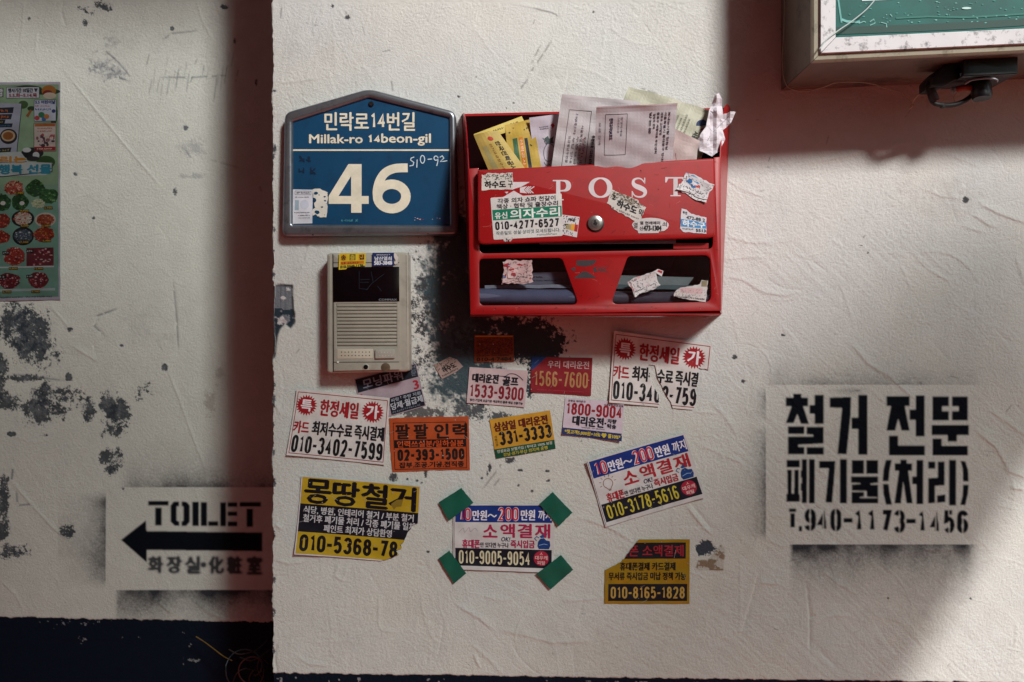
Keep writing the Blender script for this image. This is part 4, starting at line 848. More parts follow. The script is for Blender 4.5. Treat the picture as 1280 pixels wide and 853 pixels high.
L_([bx(px+4.2, py+1.6, 5.2, 22.4), bx(px, py, 12, 1.6), bx(px, py+24, 13.5, 1.5)]); L_(strip([(px+12, py+.9)]+arc(px+13.2, py+7.2, 6.6, 6.2, -90, 90, 12)+[(px+9.4, py+13.6)], [1.8, 2, 2.6, 3.6, 4.8, 5.6, 6, 6, 6, 5.6, 4.8, 3.6, 2.6, 2, 1.8]))
pts = arc(160.6, 44.8, 11.6, 11.7, 0, 360, 36); L_(strip(pts, [1.9+4.6*abs(math.cos(R(i*10)))**1.4 for i in range(37)]))
pts = [(215.6, 38.6), (212, 34.4), (207.5, 33.2), (202.6, 35), (201.6, 39), (204, 42.4), (210, 45), (215.2, 48), (216.4, 52), (213.4, 55.6), (208, 56.4), (203, 54.4), (200.2, 49.6)]
sp_ = [(p[0], p[1]) for p in smooth_path([(x, y, 0) for x, y in pts], 3)]; wn = len(sp_); L_(strip(sp_, [1.4+4.2*math.exp(-((i/(wn-1)-.5)/.2)**2)+.8*math.sin(math.pi*i/(wn-1)) for i in range(wn)])); L_([bx(215.2, 32.4, 1.3, 7.2), bx(199.6, 49, 1.3, 7.6)])
px, py = 241.5, 31.6; L_([bx(px+10.2, py+1.9, 5.4, 20.6), bx(px, py, 25, 1.9), bx(px+6.4, py+22.5, 13, 1.5), [(px, py+1.9), (px+4, py+1.9), (px+1.4, py+6.8), (px, py+6.8)], [(px+21, py+1.9), (px+25, py+1.9), (px+25, py+6.8), (px+23.6, py+6.8)]])
rootless(s.build('tmp', None, None), mb)
s = Sheet([(700, 315), (780, 315), (780, 355), (700, 355)], F, 80, 40, off=.00008, wrinkle=0)
o5 = lambda pts: [((x/7.11)-120, (y/7.11)-5) for x, y in pts]; EM = mat('emblem_grey', '#4a4448', .35, metal=.3)
for q in ([(1000, 112), (1180, 108), (1150, 150), (1075, 168), (1000, 158)], [(945, 188), (992, 168), (984, 212)], [(972, 272), (1062, 206), (1100, 215), (1178, 268)], [(1150, 175), (1190, 168), (1172, 190), (1196, 215), (1150, 212)]): s.poly(o5(q), EM, 1)
for q in ([(1215, 170), (1192, 192), (1222, 216)], [(1240, 170), (1216, 192), (1246, 216)], [(1268, 170), (1240, 192), (1272, 218)]): s.strips(o5(q), 1.2, EM, 1)
rootless(s.build('tmp', None, None), mb)

# scuffs and scratches in the enamel
for (q_, d_, n_, sd_) in (([(600, 215), (890, 202), (890, 294), (602, 300)], .114, 46, 3), ([(704, 322), (780, 321), (762, 388), (726, 388)], F, 14, 5), ([(600, 384), (892, 381), (892, 387), (600, 391)], F, 16, 7), ([(891, 200), (899, 200), (899, 385), (891, 385)], F, 12, 9)):
    s = Sheet(q_, d_, off=.00006, wrinkle=0); r_ = random.Random(sd_); a_ = []; b_ = []
    for _ in range(n_):
        x, y = r_.uniform(2, s.W-2), r_.uniform(1, s.H-1); t_ = r_.uniform(0, 3.1); L2 = min(r_.uniform(1, 9), s.W/2, s.H/1.5)
        (a_ if r_.random() < .5 else b_).extend(strip([(x, y), (x+L2*math.cos(t_)*.5, y+L2*math.sin(t_)*.3), (x+L2*math.cos(t_+.2), y+L2*math.sin(t_+.2)*.7)], r_.uniform(.15, .4)))
        if r_.random() < .5: b_.append([(x+r_.uniform(.3, 1)*math.cos(k_), y+r_.uniform(.3, 1)*math.sin(k_)) for k_ in (0, 1.2, 2.4, 3.7, 5)])
    s.add(a_, ink('#c46a64'), .5, 'scratches'); s.add(b_, ink('#3a0c0c'), .6, 'scratches'); rootless(s.build('tmp', None, None), mb)
# mail standing in the slot
INK_DIM[0] = .92
def dots(s_, n, x0, y0, x1, y1, cols, seed):
    r_ = random.Random(seed)
    for i in range(n): s_.disc(r_.uniform(x0, x1), r_.uniform(y0, y1), r_.uniform(.6, 1.4), r_.uniform(.6, 1.2), r_.choice(cols), 1, 8)
fold = lambda u, v: 0
s = Sheet([(631, 157), (666, 149), (682, 240), (640, 240)], [.078, .078, .09, .09], 38, 90, seed=1, off=0, wrinkle=.0006)
s.rect(8, 20, 14, 60, '#3f6b4a', 1); s.rect(16, 20, 21, 66, '#d77f24', 1); s.rect(23, 22, 27, 62, '#2c3a44', 1); s.text('전력공사', 16.8, 22, 20.4, 56, '#f3e1c0', lev=2, rot=90); s.fine(29, 30, 33, 33, '#3a3320', 3); dots(s, 7, 4, 6, 32, 14, ['#3f5a3a', '#c4622a', '#33402a'], 2)
s.build('leaflet', 'yellow printed leaflet behind the folded one at the left of the letterbox slot', 'leaflet', '#c9a94a', back=True)
s = Sheet([(592, 168), (652, 145.5), (658, 157), (597, 178)], [.094, .070, .070, .092], 62, 13, seed=2, off=0, wrinkle=.0003)
dots(s, 8, 16, 3, 58, 10, ['#3f5a3a', '#b0402a', '#33402a', '#222418'], 5); s.fine(14, 4, 56, 7, '#55502a', 2)
b0 = s.build('leaflet', 'yellow leaflet folded over with green and black print, leftmost in the letterbox slot', 'leaflet', '#d8bf5c', back=True)
s = Sheet([(592, 169), (622, 163.5), (672, 232), (622, 240)], [.098, .100, .104, .100], 31, 80, seed=3, off=0, wrinkle=.0003, curl=lambda u, v: .004*math.sin(math.pi*u))
s.disc(17, 9.5, 3.2, 3, '#c23a2c', 1); s.text('한국전력공사', 19.5, 14, 24.5, 56, '#3a3122', heavy=.2, rot=90); s.fine(13, 14, 14.5, 50, '#8a4a2a', 3); s.text('전기요금청구서', 12.5, 16, 15, 52, '#9a5a30', rot=90); s.rect(4, 18, 9, 56, '#b9b078', 1)
o = s.build('front_leaf', None, None, '#cdb463', back=True); o.parent = b0; o.matrix_parent_inverse = b0.matrix_basis.inverted()
s = Sheet([(661.5, 147.5), (700, 142.5), (692, 240), (672, 240)], [.086, .086, .07, .07], 36, 94, seed=4, off=0, wrinkle=.0005)
s.fine(11, 12.5, 25, 14, '#5a5560', 3); s.fine(12, 15, 24, 16.6, '#5a5560', 4); s.disc(27.6, 12.4, 2, 2, '#a02432', 1, 10); s.poly([(26, 13), (30.8, 13), (28.4, 17)], '#a02432', 1)
for q in ([(22, 34), (17, 40), (16, 48), (19, 55), (26, 56), (30, 52)], [(22, 34), (28, 36), (31, 40)], [(15, 27), (20, 32), (24, 30), (30, 33)], [(17, 31), (21, 35), (29, 28)], [(16, 57), (20, 61), (27, 60)], [(18, 62), (18, 74), (22, 90)]): s.strips([(p[0], p[1]) for p in smooth_path([(x, y, 0) for x, y in q], 4)], .9, '#5d666e', 2)
s.poly([(17, 28), (22, 25), (24, 29), (30, 26), (29, 31), (31, 35), (24, 34), (19, 36), (20, 32)], '#4d5d5c', 1)
s.build('leaflet', 'white leaflet with a fruit drawing and small red heart in the letterbox slot', 'leaflet', '#cfc6d2', back=True)
s = Sheet([(786, 109), (899, 143), (874, 205), (762, 166)], [.050, .062, .075, .060], 118, 64, seed=5, off=0, wrinkle=.0010, curl=lambda u, v: .004*math.sin(math.pi*min(max(u, 0), 1)))
for i, (y0, y1) in enumerate(((18, 50), (20, 46), (14, 52), (18, 54))): s.text('정부민원안내콜센터 국민권익', 70+i*5, y0, 72.6+i*5, y1, '#5a5a55', rot=90)
t_ = (103, 20); s.poly([(t_[0]+7*math.cos(R(k)), t_[1]+7*math.sin(R(k))) for k in range(150, 345, 12)]+[(t_[0]+2.5, t_[1]), (t_[0]-1, t_[1]+2)], '#23355f', 1)
s.poly([(t_[0]+7*math.cos(R(k)), t_[1]+7*math.sin(R(k))) for k in range(-5, 100, 12)]+[(t_[0]+.5, t_[1]+5), (t_[0]+4, t_[1]+2)], '#a8323a', 1); s.text('서울시', 97, 30, 103, 44, '#3a3a38', heavy=.3, rot=90)
s.build('envelope', 'greenish envelope with a round blue and red emblem, tilted at the back of the slot', 'envelope', '#b9b8a4', back=True)
s = Sheet([(702.5, 118), (800, 127), (790, 245), (684, 245)], [.108, .106, .078, .080], 100, 126, seed=6, off=0, wrinkle=.0007)
s.rect(0, 0, 100, 4.5, '#cfc7c9', 1); s.frame(12, 18, 40, 89, .6, '#55464e', 2)
for x, t_, y0, y1 in ((17, '요금별납우편물', 50, 84), (22, '수신자 부담 안내', 26, 84), (27, '우편요금', 50, 86), (31, '서울특별시 동대문구', 36, 86), (36, '세금고지서', 50, 70)): s.text(t_, x-1.4, y0, x+1.6, y1, '#5a4a55', rot=90)
s.text('납기내', 33, 52, 36, 84, '#a05058', rot=90); s.text('우편번호 12345 678 901', 44, 48, 48, 92, '#3e343e', heavy=.25, rot=90); s.text('ㅈㅇ ㅊㅎ', 21, 22, 24, 36, '#6a4a80', rot=90)
s.build('envelope', 'tall white envelope with a ruled box of sideways print, left of the front envelope', 'envelope', '#cdc8ca', back=True)
s = Sheet([(836, 158), (873, 176), (868, 215), (834, 240)], [.124, .090, .086, .092], 38, 55, seed=7, off=0, wrinkle=.0008, curl=lambda u, v: .006*u*(1-u))
s.strips([(8, 22), (10, 28), (7, 36), (10, 46)], .5, '#9a6070', 2)
s.build('letter', 'plain pinkish folded letter end bulging beside the front envelope', 'letter', '#c4b3b0', back=True)
s = Sheet([(745, 133), (846.5, 128.5), (837, 245), (742, 245)], [.148, .142, .092, .096], 101, 114, seed=8, off=0, wrinkle=.0005, curl=lambda u, v: .002*math.sin(math.pi*u)+.004*max(0, .06-v)*10)
s.rect(0, 0, 101, 1.8, '#e2dade', 1); s.frame(12, 10.5, 39, 61, .6, '#443c46', 2)
s.text('전자고지QR코드', 17, 15, 21.5, 42, '#33304a', heavy=.25, rot=90); s.text('QR', 17, 30, 22, 40, '#9a3038', heavy=.3, lev=4, rot=90) if False else None
for x, y0, y1, t_ in ((27, 14, 34, '스마트폰으로'), (31, 14, 38, '촬영하세요'), (4, 20, 48, '요금 감액')): s.text(t_, x, y0, x+2.8, y1, '#5b5664', rot=90)
for i, (y0, y1, t_) in enumerate(((10, 36, '받는분'), (12, 30, '담당자 귀하'), (10, 60, '종로구 세종대로 주민센터'), (10, 38, '세무과 고지담당'), (10, 74, '서울특별시 동대문구 안내문'), (10, 56, '보내는사람 민원실'))): s.text(t_, 67+i*4.7, y0, 69.9+i*4.7, y1, '#4c4650', heavy=.12, rot=90)
s.build('envelope', 'front envelope in the slot, mauve white, with two blocks of sideways grey print', 'envelope', '#c9c4c9', back=True)
def crum(sd, am):
    r_ = random.Random(sd); ph = [(r_.uniform(8, 19), r_.uniform(8, 19), r_.uniform(0, 6)) for _ in range(4)]
    return lambda u, v: am*sum(abs(math.sin(a_*u+c_)*math.sin(b_*v+c_*2)) for a_, b_, c_ in ph)/2
s = Sheet([(866, 118), (920, 118), (920, 198), (866, 198)], [.074, .080, .082, .088], 54, 80, seed=9, off=0, curl=crum(4, .007))
s.strips([(14, 68), (22, 52), (44, 30)], .5, '#6c6670', 1)
s.build('crumpled_paper', 'crumpled white paper sticking out at the right end of the letterbox slot', 'paper', '#dcd5dc', [[(20, 22), (27, 4), (32, 1), (36, 8), (37, 27), (53, 24), (47, 38), (37, 46), (40, 58), (33, 72), (24, 79), (8, 72), (4, 60), (16, 42)]], back=True)

INK_DIM[0] = 1.
# mail lying inside behind the windows
def lying(name, x0, x1, yc, d, hh, col, label, cat, seed, roll=0.):
    k = (D-d)/D*S; v = []; f = []; nx, nr = 18, 9
    for i in range(nx+1):
        t = i/nx; px_ = x0+(x1-x0)*t
        for j in range(nr):
            a_ = math.pi*(.5+j/(nr-1)) ; yy = yc-hh*math.sin(a_)*1.0; dd = d-.004+hh*S*roll*(-math.cos(a_))+.0012*math.sin(t*7+seed)
            p = P(px_, yc, d); v.append((p.x, -dd, ZC-(yy-426.5)*k+.0008*math.sin(t*5+seed)))
    for i in range(nx):
        for j in range(nr-1): f.append((i*nr+j, i*nr+j+1, (i+1)*nr+j+1, (i+1)*nr+j))
    o = mesh_obj(name, v, f, ink(col, .3), smooth=True); m_ = o.modifiers.new('thickness', 'SOLIDIFY'); m_.thickness = .0006
    return tag(o, label, cat)
lying('rolled_mail', 592, 736, 371, .088, 10, '#7d8096', 'glossy pale blue rolled magazine lying at the bottom behind the left letterbox window', 'magazine', 1, 1.)
lying('rolled_mail', 752, 893, 373, .086, 9, '#6f656b', 'glossy grey rolled magazine lying at the bottom behind the right letterbox window', 'magazine', 2, 1.)
for q, d_, lb, pc, sd in (([(628, 342), (712, 340), (726, 358), (630, 357)], .070, 'grey envelope with fine print lying behind the left letterbox window', '#8e8992', 1), ([(606, 358), (730, 357), (731, 361), (606, 361.5)], [.080, .080, .088, .088], 'thin white envelope edge above the blue magazine behind the left window', '#bdb9bd', 2),
    ([(760, 344), (867, 347), (858, 359), (760, 358)], .074, 'greenish white envelope lying behind the middle of the right letterbox window', '#a5aca0', 3), ([(768, 357), (866, 358), (868, 363), (765, 362)], [.080, .080, .088, .088], 'dark green edged envelope under the greenish one behind the right window', '#6f7d78', 4),
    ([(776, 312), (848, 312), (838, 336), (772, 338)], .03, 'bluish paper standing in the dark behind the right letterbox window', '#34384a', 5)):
    s = Sheet(q, d_, seed=sd, wrinkle=.0003)
    if sd == 1: s.fine(32, 4, 46, 6, '#3a3640', 1); s.fine(32, 8, 60, 9.6, '#4a4650', 2)
    s.build('envelope', lb, 'envelope', pc, back=True)
s = Sheet([(674, 299.5), (845, 298.5), (845, 305), (674, 306)], [.096, .096, .099, .099], seed=3); s.build('letter', 'lilac strip of a letter showing through the gap under the letterbox door', 'letter', '#9f93a3', back=True)
# ------------------------------------------------------------------ stickers on the letterbox
DT = .1141
s = Sheet([(613, 247.5), (702, 242), (703.5, 295), (617, 300)], DT, 89, 52, seed=1, off=.0004)
s.text('각종 의자 쇼파 천갈이', 9, 1.8, 81, 7.8, '#3b3438', heavy=.18); s.text('책상 · 협탁 및 출장수리', 7, 8.6, 84, 14.6, '#3b3438', heavy=.18)
s.rect(1.2, 15.2, 88.4, 28.2, '#0e7a5c', 1); s.text('유신', 4, 18.6, 19.5, 26.6, '#e6ece8', heavy=.35); s.text('의자수리', 23.5, 16.6, 86, 27.6, '#e6ece8', heavy=.5)
s.digits('010-4277-6527', 3.5, 30, 84.5, 40.4, 2.1, '#211c20'); s.text('작은일도 성실·상의껏 모셔드립니다.', 4, 42, 86, 46.6, '#7c8786', heavy=.1); s.fine(56, 48, 84, 50, '#9a9f9e', 4)
s.build('sticker', 'white sticker with a green band and phone number 010-4277-6527 on the letterbox door', 'sticker', '#d9d5d2', [roundpoly([(0, 0), (89, 0), (89, 52), (0, 52)], 2, 3)])
s = Sheet([(629, 297), (642, 296), (642, 303), (629, 303)], DT, 13, 7, off=.0002); s.scribble(1, 1, 12, 6, 12, '#2a2422', 3); s.build('sticker', 'tiny torn scrap peeping out under the green banded chair repair sticker', 'sticker', '#cfc8c6', [jag([(0, 0), (13, 0), (9, 6), (1, 6), (0, 0)], .5, 2, 2)[:-1]])
s = Sheet([(702, 268.5), (724.5, 271.5), (721, 297), (702, 293)], DT, 23, 26, off=.0003, seed=3)
s.scribble(1, 1, 21, 8, 20, '#2b2626', 4); s.rect(6, 11, 14, 18, '#a99a72', 1); s.rect(13, 10, 18, 18.6, '#e0a43a', 1); s.rect(18, 10, 22.5, 19, '#b3242a', 1); s.text('아내', 9, 3, 17, 7, '#222024', heavy=.3, lev=4); s.scribble(2, 11, 8, 18, 10, '#332d2a', 5); s.scribble(1, 19.5, 20, 25, 12, '#44404a', 6)
s.build('sticker', 'small white sticker with orange and red blocks right of the chair repair sticker', 'sticker', '#d6d0d0')
s = Sheet([(602, 216.5), (641, 216), (641.5, 237.5), (602, 238.5)], DT, 39, 22, off=.0003, seed=4)
s.scribble(2, 1, 38, 9, 90, '#4d4740', 7, 2, .6); s.text('하수도', 4, 10.5, 30, 19, '#221e1f', heavy=.45); s.text('구', 33, 10.5, 38.5, 19, '#3a3536', heavy=.2)
s.build('sticker', 'small white sticker with black drain letters at the top left of the letterbox door', 'sticker', '#d2ccc4', [jag([(0, 2), (3, 3), (8, 0), (20, 1), (39, 0), (39, 22), (14, 21), (5, 22), (0, 22), (0, 2)], .6, 3, 5)[:-1]])
s = Sheet([(764.5, 237), (809.5, 254), (801, 281), (756, 261)], DT, 48, 28, off=.0003, seed=5)
s.scribble(1, 1, 40, 9, 130, '#6e5c3e', 8, 2, .7); s.scribble(1, 1, 40, 10, 60, '#3c3429', 9, 2, .5); s.text('하수도', 12, 9.5, 38, 19, '#1b181b', heavy=.55); s.text('막', 41, 10, 47, 18, '#2c282b', heavy=.2); s.fine(2, 21, 12, 24, '#222024', 3); s.fine(14, 21.5, 44, 23.6, '#6e6a6e', 5); s.text('2', 4, 6, 8, 12, '#1b181b', heavy=.4); s.fine(33, 3, 47, 6, '#4a4548', 7)
s.build('sticker', 'tilted torn white sticker with bold black drain letters, between the O and S of POST', 'sticker', '#cfc9c2', [jag([(0, 0), (36, 1), (38, 4), (48, 6), (46, 18), (47, 28), (40, 27), (8, 24), (6, 21), (0, 20), (0, 0)], .7, 3, 6)[:-1]])
s = Sheet([(790, 272.5), (836, 272.5), (836, 292), (790, 292)], DT, 46, 19.5, off=.0004, seed=6)
s.text('열 현애매미', 10, 4.4, 35, 8.4, '#4a4648', heavy=.15); s.text('신', 9.5, 11, 13.5, 15.5, '#3a3638', heavy=.1); s.text('473-1304', 14.5, 9.8, 36.5, 16, '#211e22', heavy=.4); s.text('쇠', 38, 5, 43.5, 11, '#55504f', heavy=.1); s.text('열', 2, 6, 7, 13, '#55504f', heavy=.1)
s.build('sticker', 'oval white sticker with the number 473-1304 low on the letterbox door', 'sticker', '#d0c9c8', [[(23+23*math.cos(R(k)), 9+9*math.sin(R(k))) for k in range(180, 361, 15)]+[(44.5, 13), (40, 16.5), (34, 17), (33, 19), (8, 19.4), (7, 16), (3, 14)]])
s = Sheet([(850, 260.5), (883, 268), (883, 292.5), (850, 291)], DT, 33, 29, off=.0004, seed=7)
s.text('부산', 3.5, 2.4, 9, 6, '#45424a', heavy=.1); s.text('472-88 2', 8, 7.4, 31, 11.6, '#3c3a44', heavy=.2); s.rect(1, 12.6, 32.8, 21.6, '#4c8fc6', 1); s.text('하수구', 3, 13.4, 31, 21, '#e6edf4', heavy=.5, lev=3); s.fine(3, 23, 18, 25, '#77737a', 4); s.text('5513', 20, 23, 32, 27, '#35333c', heavy=.3)
s.build('sticker', 'white sticker with a blue band at the lower right corner of the letterbox door', 'sticker', '#d8d6dc', [jag([(2, 0), (8, 0), (14, 4), (33, 5), (33, 29), (4, 28), (0, 24), (1, 8), (2, 0)], .5, 3, 7)[:-1]])
def scrap(quad, d, label, seed, cols, paper='#d8d4d6', n=3, amp=.9):
    r_ = random.Random(seed); root = None; c = (sum(p[0] for p in quad)/4, sum(p[1] for p in quad)/4)
    for i in range(n):
        q = [(p[0]+(c[0]-p[0])*.12*i*r_.uniform(.2, 1.4)+(r_.uniform(-2, 2) if i < n-1 else 0), p[1]+(c[1]-p[1])*.12*i*r_.uniform(.2, 1.4)+(r_.uniform(-2, 2) if i < n-1 else 0)) for p in quad]
        s_ = Sheet(q, d, off=.0004+.0005*i, seed=seed+i, curl=corner_curl(*[r_.uniform(0, .002) for _ in range(4)])); W, H = s_.W, s_.H
        for k_ in range(7):
            x, y = r_.uniform(0, W*.8), r_.uniform(0, H*.8); s_.poly([(x+r_.uniform(2, 6)*math.cos(t), y+r_.uniform(1, 3)*math.sin(t)) for t in np.linspace(0, 5.3, 6)], r_.choice(cols), 1)
        s_.scribble(1, 1, W-1, H-1, int(W*H*.10), '#3c3838', seed+i, 2, .45); s_.fine(2, H*.7, W-2, H*.7+1.8, '#4a4648', seed)
        ol = jag([(0, H*.1), (W*.25, 0), (W*.6, H*.04), (W, 0), (W*.96, H*.5), (W, H*.9), (W*.7, H), (W*.3, H*.93), (0, H), (W*.05, H*.5), (0, H*.1)], amp, 3, seed+i)[:-1]
        o = s_.build('sticker' if i == 0 else 'torn_layer', label if i == 0 else None, 'sticker', paper, [ol])
        if i == 0: root = o
        else: o.parent = root; o.matrix_parent_inverse = root.matrix_basis.inverted()
scrap([(858, 214), (892, 231), (882, 257), (846, 238)], DT, 'crumpled many layered white sticker covering the end of the T of POST', 21, ['#d0483e', '#2f6da8', '#e2e0e6', '#c8c4cc', '#77a6cc'])
FW = F+.0004
scrap([(630, 324), (667, 325), (666, 357), (627, 354)], FW, 'torn red and blue sticker cluster on the left letterbox window', 31, ['#a52c34', '#2a4c8c', '#caa2a0', '#d8b8b8'], '#c9a9a8', 4, 1.2)
scrap([(784, 349), (818, 339), (826, 358), (793, 373)], FW, 'tilted torn white sticker in the left half of the right letterbox window', 41, ['#d9a8a8', '#d8cfd0', '#c9b4b8'], '#d5cfcf', 2)
s = Sheet([(822, 336.5), (829, 339), (827, 346), (817, 340)], FW, 9, 8, off=.0016); s.rect(2, 1, 8, 4.5, '#b32830', 1); s.build('sticker', 'tiny white and red scrap above the tilted sticker on the right letterbox window', 'sticker', '#ddd6d6')
s = Sheet([(843, 351), (885, 350), (883, 378), (842, 373)], FW, 42, 26, off=.0005, seed=8); s.scribble(1, 12, 40, 24, 90, '#8a8386', 3, 1, .5); s.rect(8, 10, 36, 17, '#d4b3b4', 1); s.fine(2, 22, 40, 24, '#3a3638', 3); s.rect(34, 1, 41, 8, '#8f8468', 2)
s.build('sticker', 'white torn corner sticker with pink print at the far right of the right letterbox window', 'sticker', '#d2cac8', [jag([(0, 20), (3, 14), (8, 10), (20, 8), (32, 5), (34, 0), (42, 1), (41, 26), (12, 25), (0, 23), (0, 20)], .5, 3, 8)[:-1]])

# ------------------------------------------------------------------ stickers on the plaster
WO = .0008
def sale(quad, label, seed, outl=None, curl=None):
    s = Sheet(quad, 0, 120, 80, off=WO+.0005, seed=seed, curl=curl); s.frame(2.5, 3.5, 117.5, 77, .8, '#8d1f2c')
    s.burst(15, 18.5, 14, 13, '#9c1b24', 1); s.text('특', 8.5, 12, 22, 25.5, '#e9e2e6', heavy=.5); s.burst(99.5, 18.8, 14.8, 13.6, '#9c1b24', 1); s.text('가', 92, 11, 107, 26.5, '#e9e2e6', heavy=.7)
    s.text('한정세일', 33, 10, 81, 29, '#9c1b24', heavy=.75); s.text('카드', 3.5, 38, 22, 52.5, '#9c1b24', heavy=.6); s.text('최저수수료', 26.5, 36.5, 76, 52.5, '#141218', heavy=.65); s.text('즉시결제', 79.5, 36, 116, 52.5, '#141218', heavy=.65)
    s.digits('010-3402-7599', 4, 55, 116, 75.6, 3.15, '#121016', gap=.2)
    return s.build('sticker', label, 'sticker', '#d2cecb', outl)
sale([(372, 486), (487.5, 497.5), (481.5, 581), (359, 568.5)], 'whole white sale sticker with red starbursts and number 010-3402-7599, left of the orange sticker', 1, None, corner_curl(.0015, .0005, .001, .002))
t1 = jag([(40, 0), (47, 30), (62, 55), (74, 80)], .6, 4, 3); t2 = jag([(88, 80), (84, 70), (62, 42), (54, 28), (50, 0)], .8, 4, 4)
sale([(767, 414), (890, 430), (882, 514), (761, 503)], 'white sale sticker with red starbursts, torn by a diagonal strip, just below the letterbox', 2,
     [[(0, 0), (120, 0)]+jag([(120, 0), (119, 31), (106, 30), (108, 44), (104, 56), (108, 66), (104, 80)], .7, 4, 5)[1:]+[(79, 80)]+jag([(79, 80), (76, 73), (68, 63), (57, 46), (53, 33), (45, 33), (49, 52), (60, 66), (62, 80)], .4, 4, 6)+[(0, 80)]], corner_curl(.004, .001, 0, .002))
o = Sheet([(372, 486), (487.5, 497.5), (481.5, 581), (359, 568.5)], 0, 120, 80)
def loan(quad, num, label, seed, bulb, numcol, curl=None, tc='#a91f4e'):
    s = Sheet(quad, 0, 140, 92, off=WO, seed=seed, curl=curl); s.rect(3, 2, 137, 25.5, '#10307c', 1)
    s.digits('10', 8, 5.2, 25, 23.6, 3.9, '#d9d2da', 2, .2); s.digits('10', 8.6, 5.8, 24.4, 23, 2.2, '#bf2436', 3, .2)
    s.text('만원', 27, 9, 46.5, 22.5, '#e4e4ee', heavy=.5); s.strips([(p[0], p[1]) for p in smooth_path([(48, 17.5, 0), (51, 14.6, 0), (54, 15.6, 0), (57, 17.6, 0), (60, 15.2, 0)], 4)], 1.7, '#e4e4ee', 3)
    s.digits('200', 62, 4.2, 91, 23.6, 4.0, '#d9d2da', 2, .16); s.digits('200', 62.7, 4.9, 90.3, 22.9, 2.2, '#bf2436', 3, .16); s.text('만원', 94, 8, 113, 22, '#e4e4ee', heavy=.5); s.text('까지', 118, 8, 136, 22, '#e4e4ee', heavy=.3)
    if bulb:
        s.strips(arc(20, 37, 6.5, 6.5, 120, 420, 14)+[(22, 45), (18.5, 45), (16.6, 42.5)], .9, '#8e6a58', 2); s.strips([(18.6, 46.5), (22, 46.5)], 1.3, '#5a4640', 2)
        for k_ in range(-190, 20, 30): s.strips([(20+9.2*math.cos(R(k_)), 37+9.2*math.sin(R(k_))), (20+12*math.cos(R(k_)), 37+12*math.sin(R(k_)))], .7, '#7a5a4c', 2)
    else: s.strips([(p[0], p[1]) for p in smooth_path([(8, 40, 0), (14, 34, 0), (16, 40, 0), (22, 33, 0), (24, 39, 0), (30, 34, 0), (34, 38, 0)], 4)], .5, '#9a949c', 2)
    for t_, a_, b_ in (('소', 42, 61), ('액', 66, 85), ('결', 90, 109), ('재', 114, 134)): s.text(t_, a_, 27.5 if t_ != '소' else 29, b_, 46, tc, heavy=.75)
    s.text('OK!', 66.5, 45.5, 78.5, 51.5, '#1c2148', slant=.15, heavy=.2); s.text('휴대폰', 13, 50, 37, 61.5, tc, heavy=.55); s.text('만 있다면 누구나', 38, 53.4, 77, 60.4, '#2a2434', heavy=.22); s.text('즉시입금', 80, 49.6, 113, 60, tc, heavy=.5)
    # money bag in a hand, printed
    s.poly([(118, 51), (121, 47), (126, 46), (129, 49), (134, 50), (135, 56), (133, 61), (119, 61), (117, 57)], '#123a78', 2); s.poly([(120, 44), (124, 41), (128, 42), (131, 39), (129, 45), (122, 46)], '#1b4a86', 2.3); s.strips([(116, 50), (113, 47), (116, 44), (119, 46)], 1, '#16407c', 2.6); s.strips([(119, 56), (126, 54), (131, 55)], .7, '#8fb0d4', 3)
    s.rect(3, 62, 137, 86.5, '#0d0f1e', 1); s.digits(num, 8, 65, 107, 83.6, 2.2, numcol, 3, .26)
    s.disc(122.5, 73.5, 10.5, 10, '#a61f3c', 2, 26); s.text('ㅅ', 120.5, 65.6, 124.5, 68.6, '#e6b0a0', heavy=.2); s.text('대우캐', 114, 70, 131, 75.4, '#e2b7b4', heavy=.2); s.text('피탈', 117, 77, 128, 82, '#e2b7b4', heavy=.2)
    s.strips([(1.4, 1), (1.4, 90)], .5, '#22242c', 2)
    return s.build('sticker', label, 'sticker', '#cdcbca')
loan([(732.5, 576), (855.5, 541), (881.5, 621), (756.5, 658.5)], '010-3178-5616', 'tilted blue and white loan sticker with a light bulb and yellow number 010-3178-5616', 3, True, '#c6b83c', corner_curl(.003, .002, .002, .001), '#a8222e')
loan([(566.5, 630), (693, 630), (692, 715.5), (566.5, 711)], '010-9005-9054', 'blue and white loan sticker with number 010-9005-9054 held by four green tape strips', 4, False, '#d6cfae', corner_curl(.0004, .0004, .0004, .0004, bot=.0012))
TP = mat('green_tape', '#0b5a48', .38, var=.16, scale=35, grime='#0a4638', gamt=.3, gscale=60, bump=.12, bscale=500)
for q, lb in (([(548.5, 627.5), (577, 609.5), (592, 628), (561, 650.5)], 'upper left'), ([(690.5, 614.5), (715.5, 640.5), (698, 657.5), (674, 630)], 'upper right'), ([(548.5, 697.5), (562, 687.5), (583, 716), (567.5, 729)], 'lower left'), ([(701, 693), (716.5, 711.5), (688, 736), (670, 717)], 'lower right')):
    s = Sheet(q, 0, off=WO+.0034, seed=len(lb)+int(q[0][0]), wrinkle=.0003); W, H = s.W, s.H
    s.build('tape_strip', 'dark green cloth tape strip on the %s corner of the taped loan sticker' % lb, 'tape', '#0b5a48', [jag([(0, 0), (W, 0)], .25, 1.5, 3)+jag([(W, 0), (W, H)], .5, 1.6, 4)[1:]+jag([(W, H), (0, H)], .25, 3, 5)[1:]+jag([(0, H), (0, 0)], .5, 1.6, 6)[1:-1]], papermat=TP, group='green tape strips')
YL = '#b99c22'
s = Sheet([(377.5, 594.5), (526.5, 607), (521, 704.5), (369, 692)], 0, 150, 98, off=WO, seed=5, curl=corner_curl(.001, .003, .002, .003)); s.rect(1.4, 1.2, 148.6, 34.5, YL, 1)
for t_, a_ in zip('몽땅철거', (6, 41, 77, 112)): s.text(t_, a_, 3.4, a_+32, 33, '#0c0c14', heavy=1.35, lev=2)
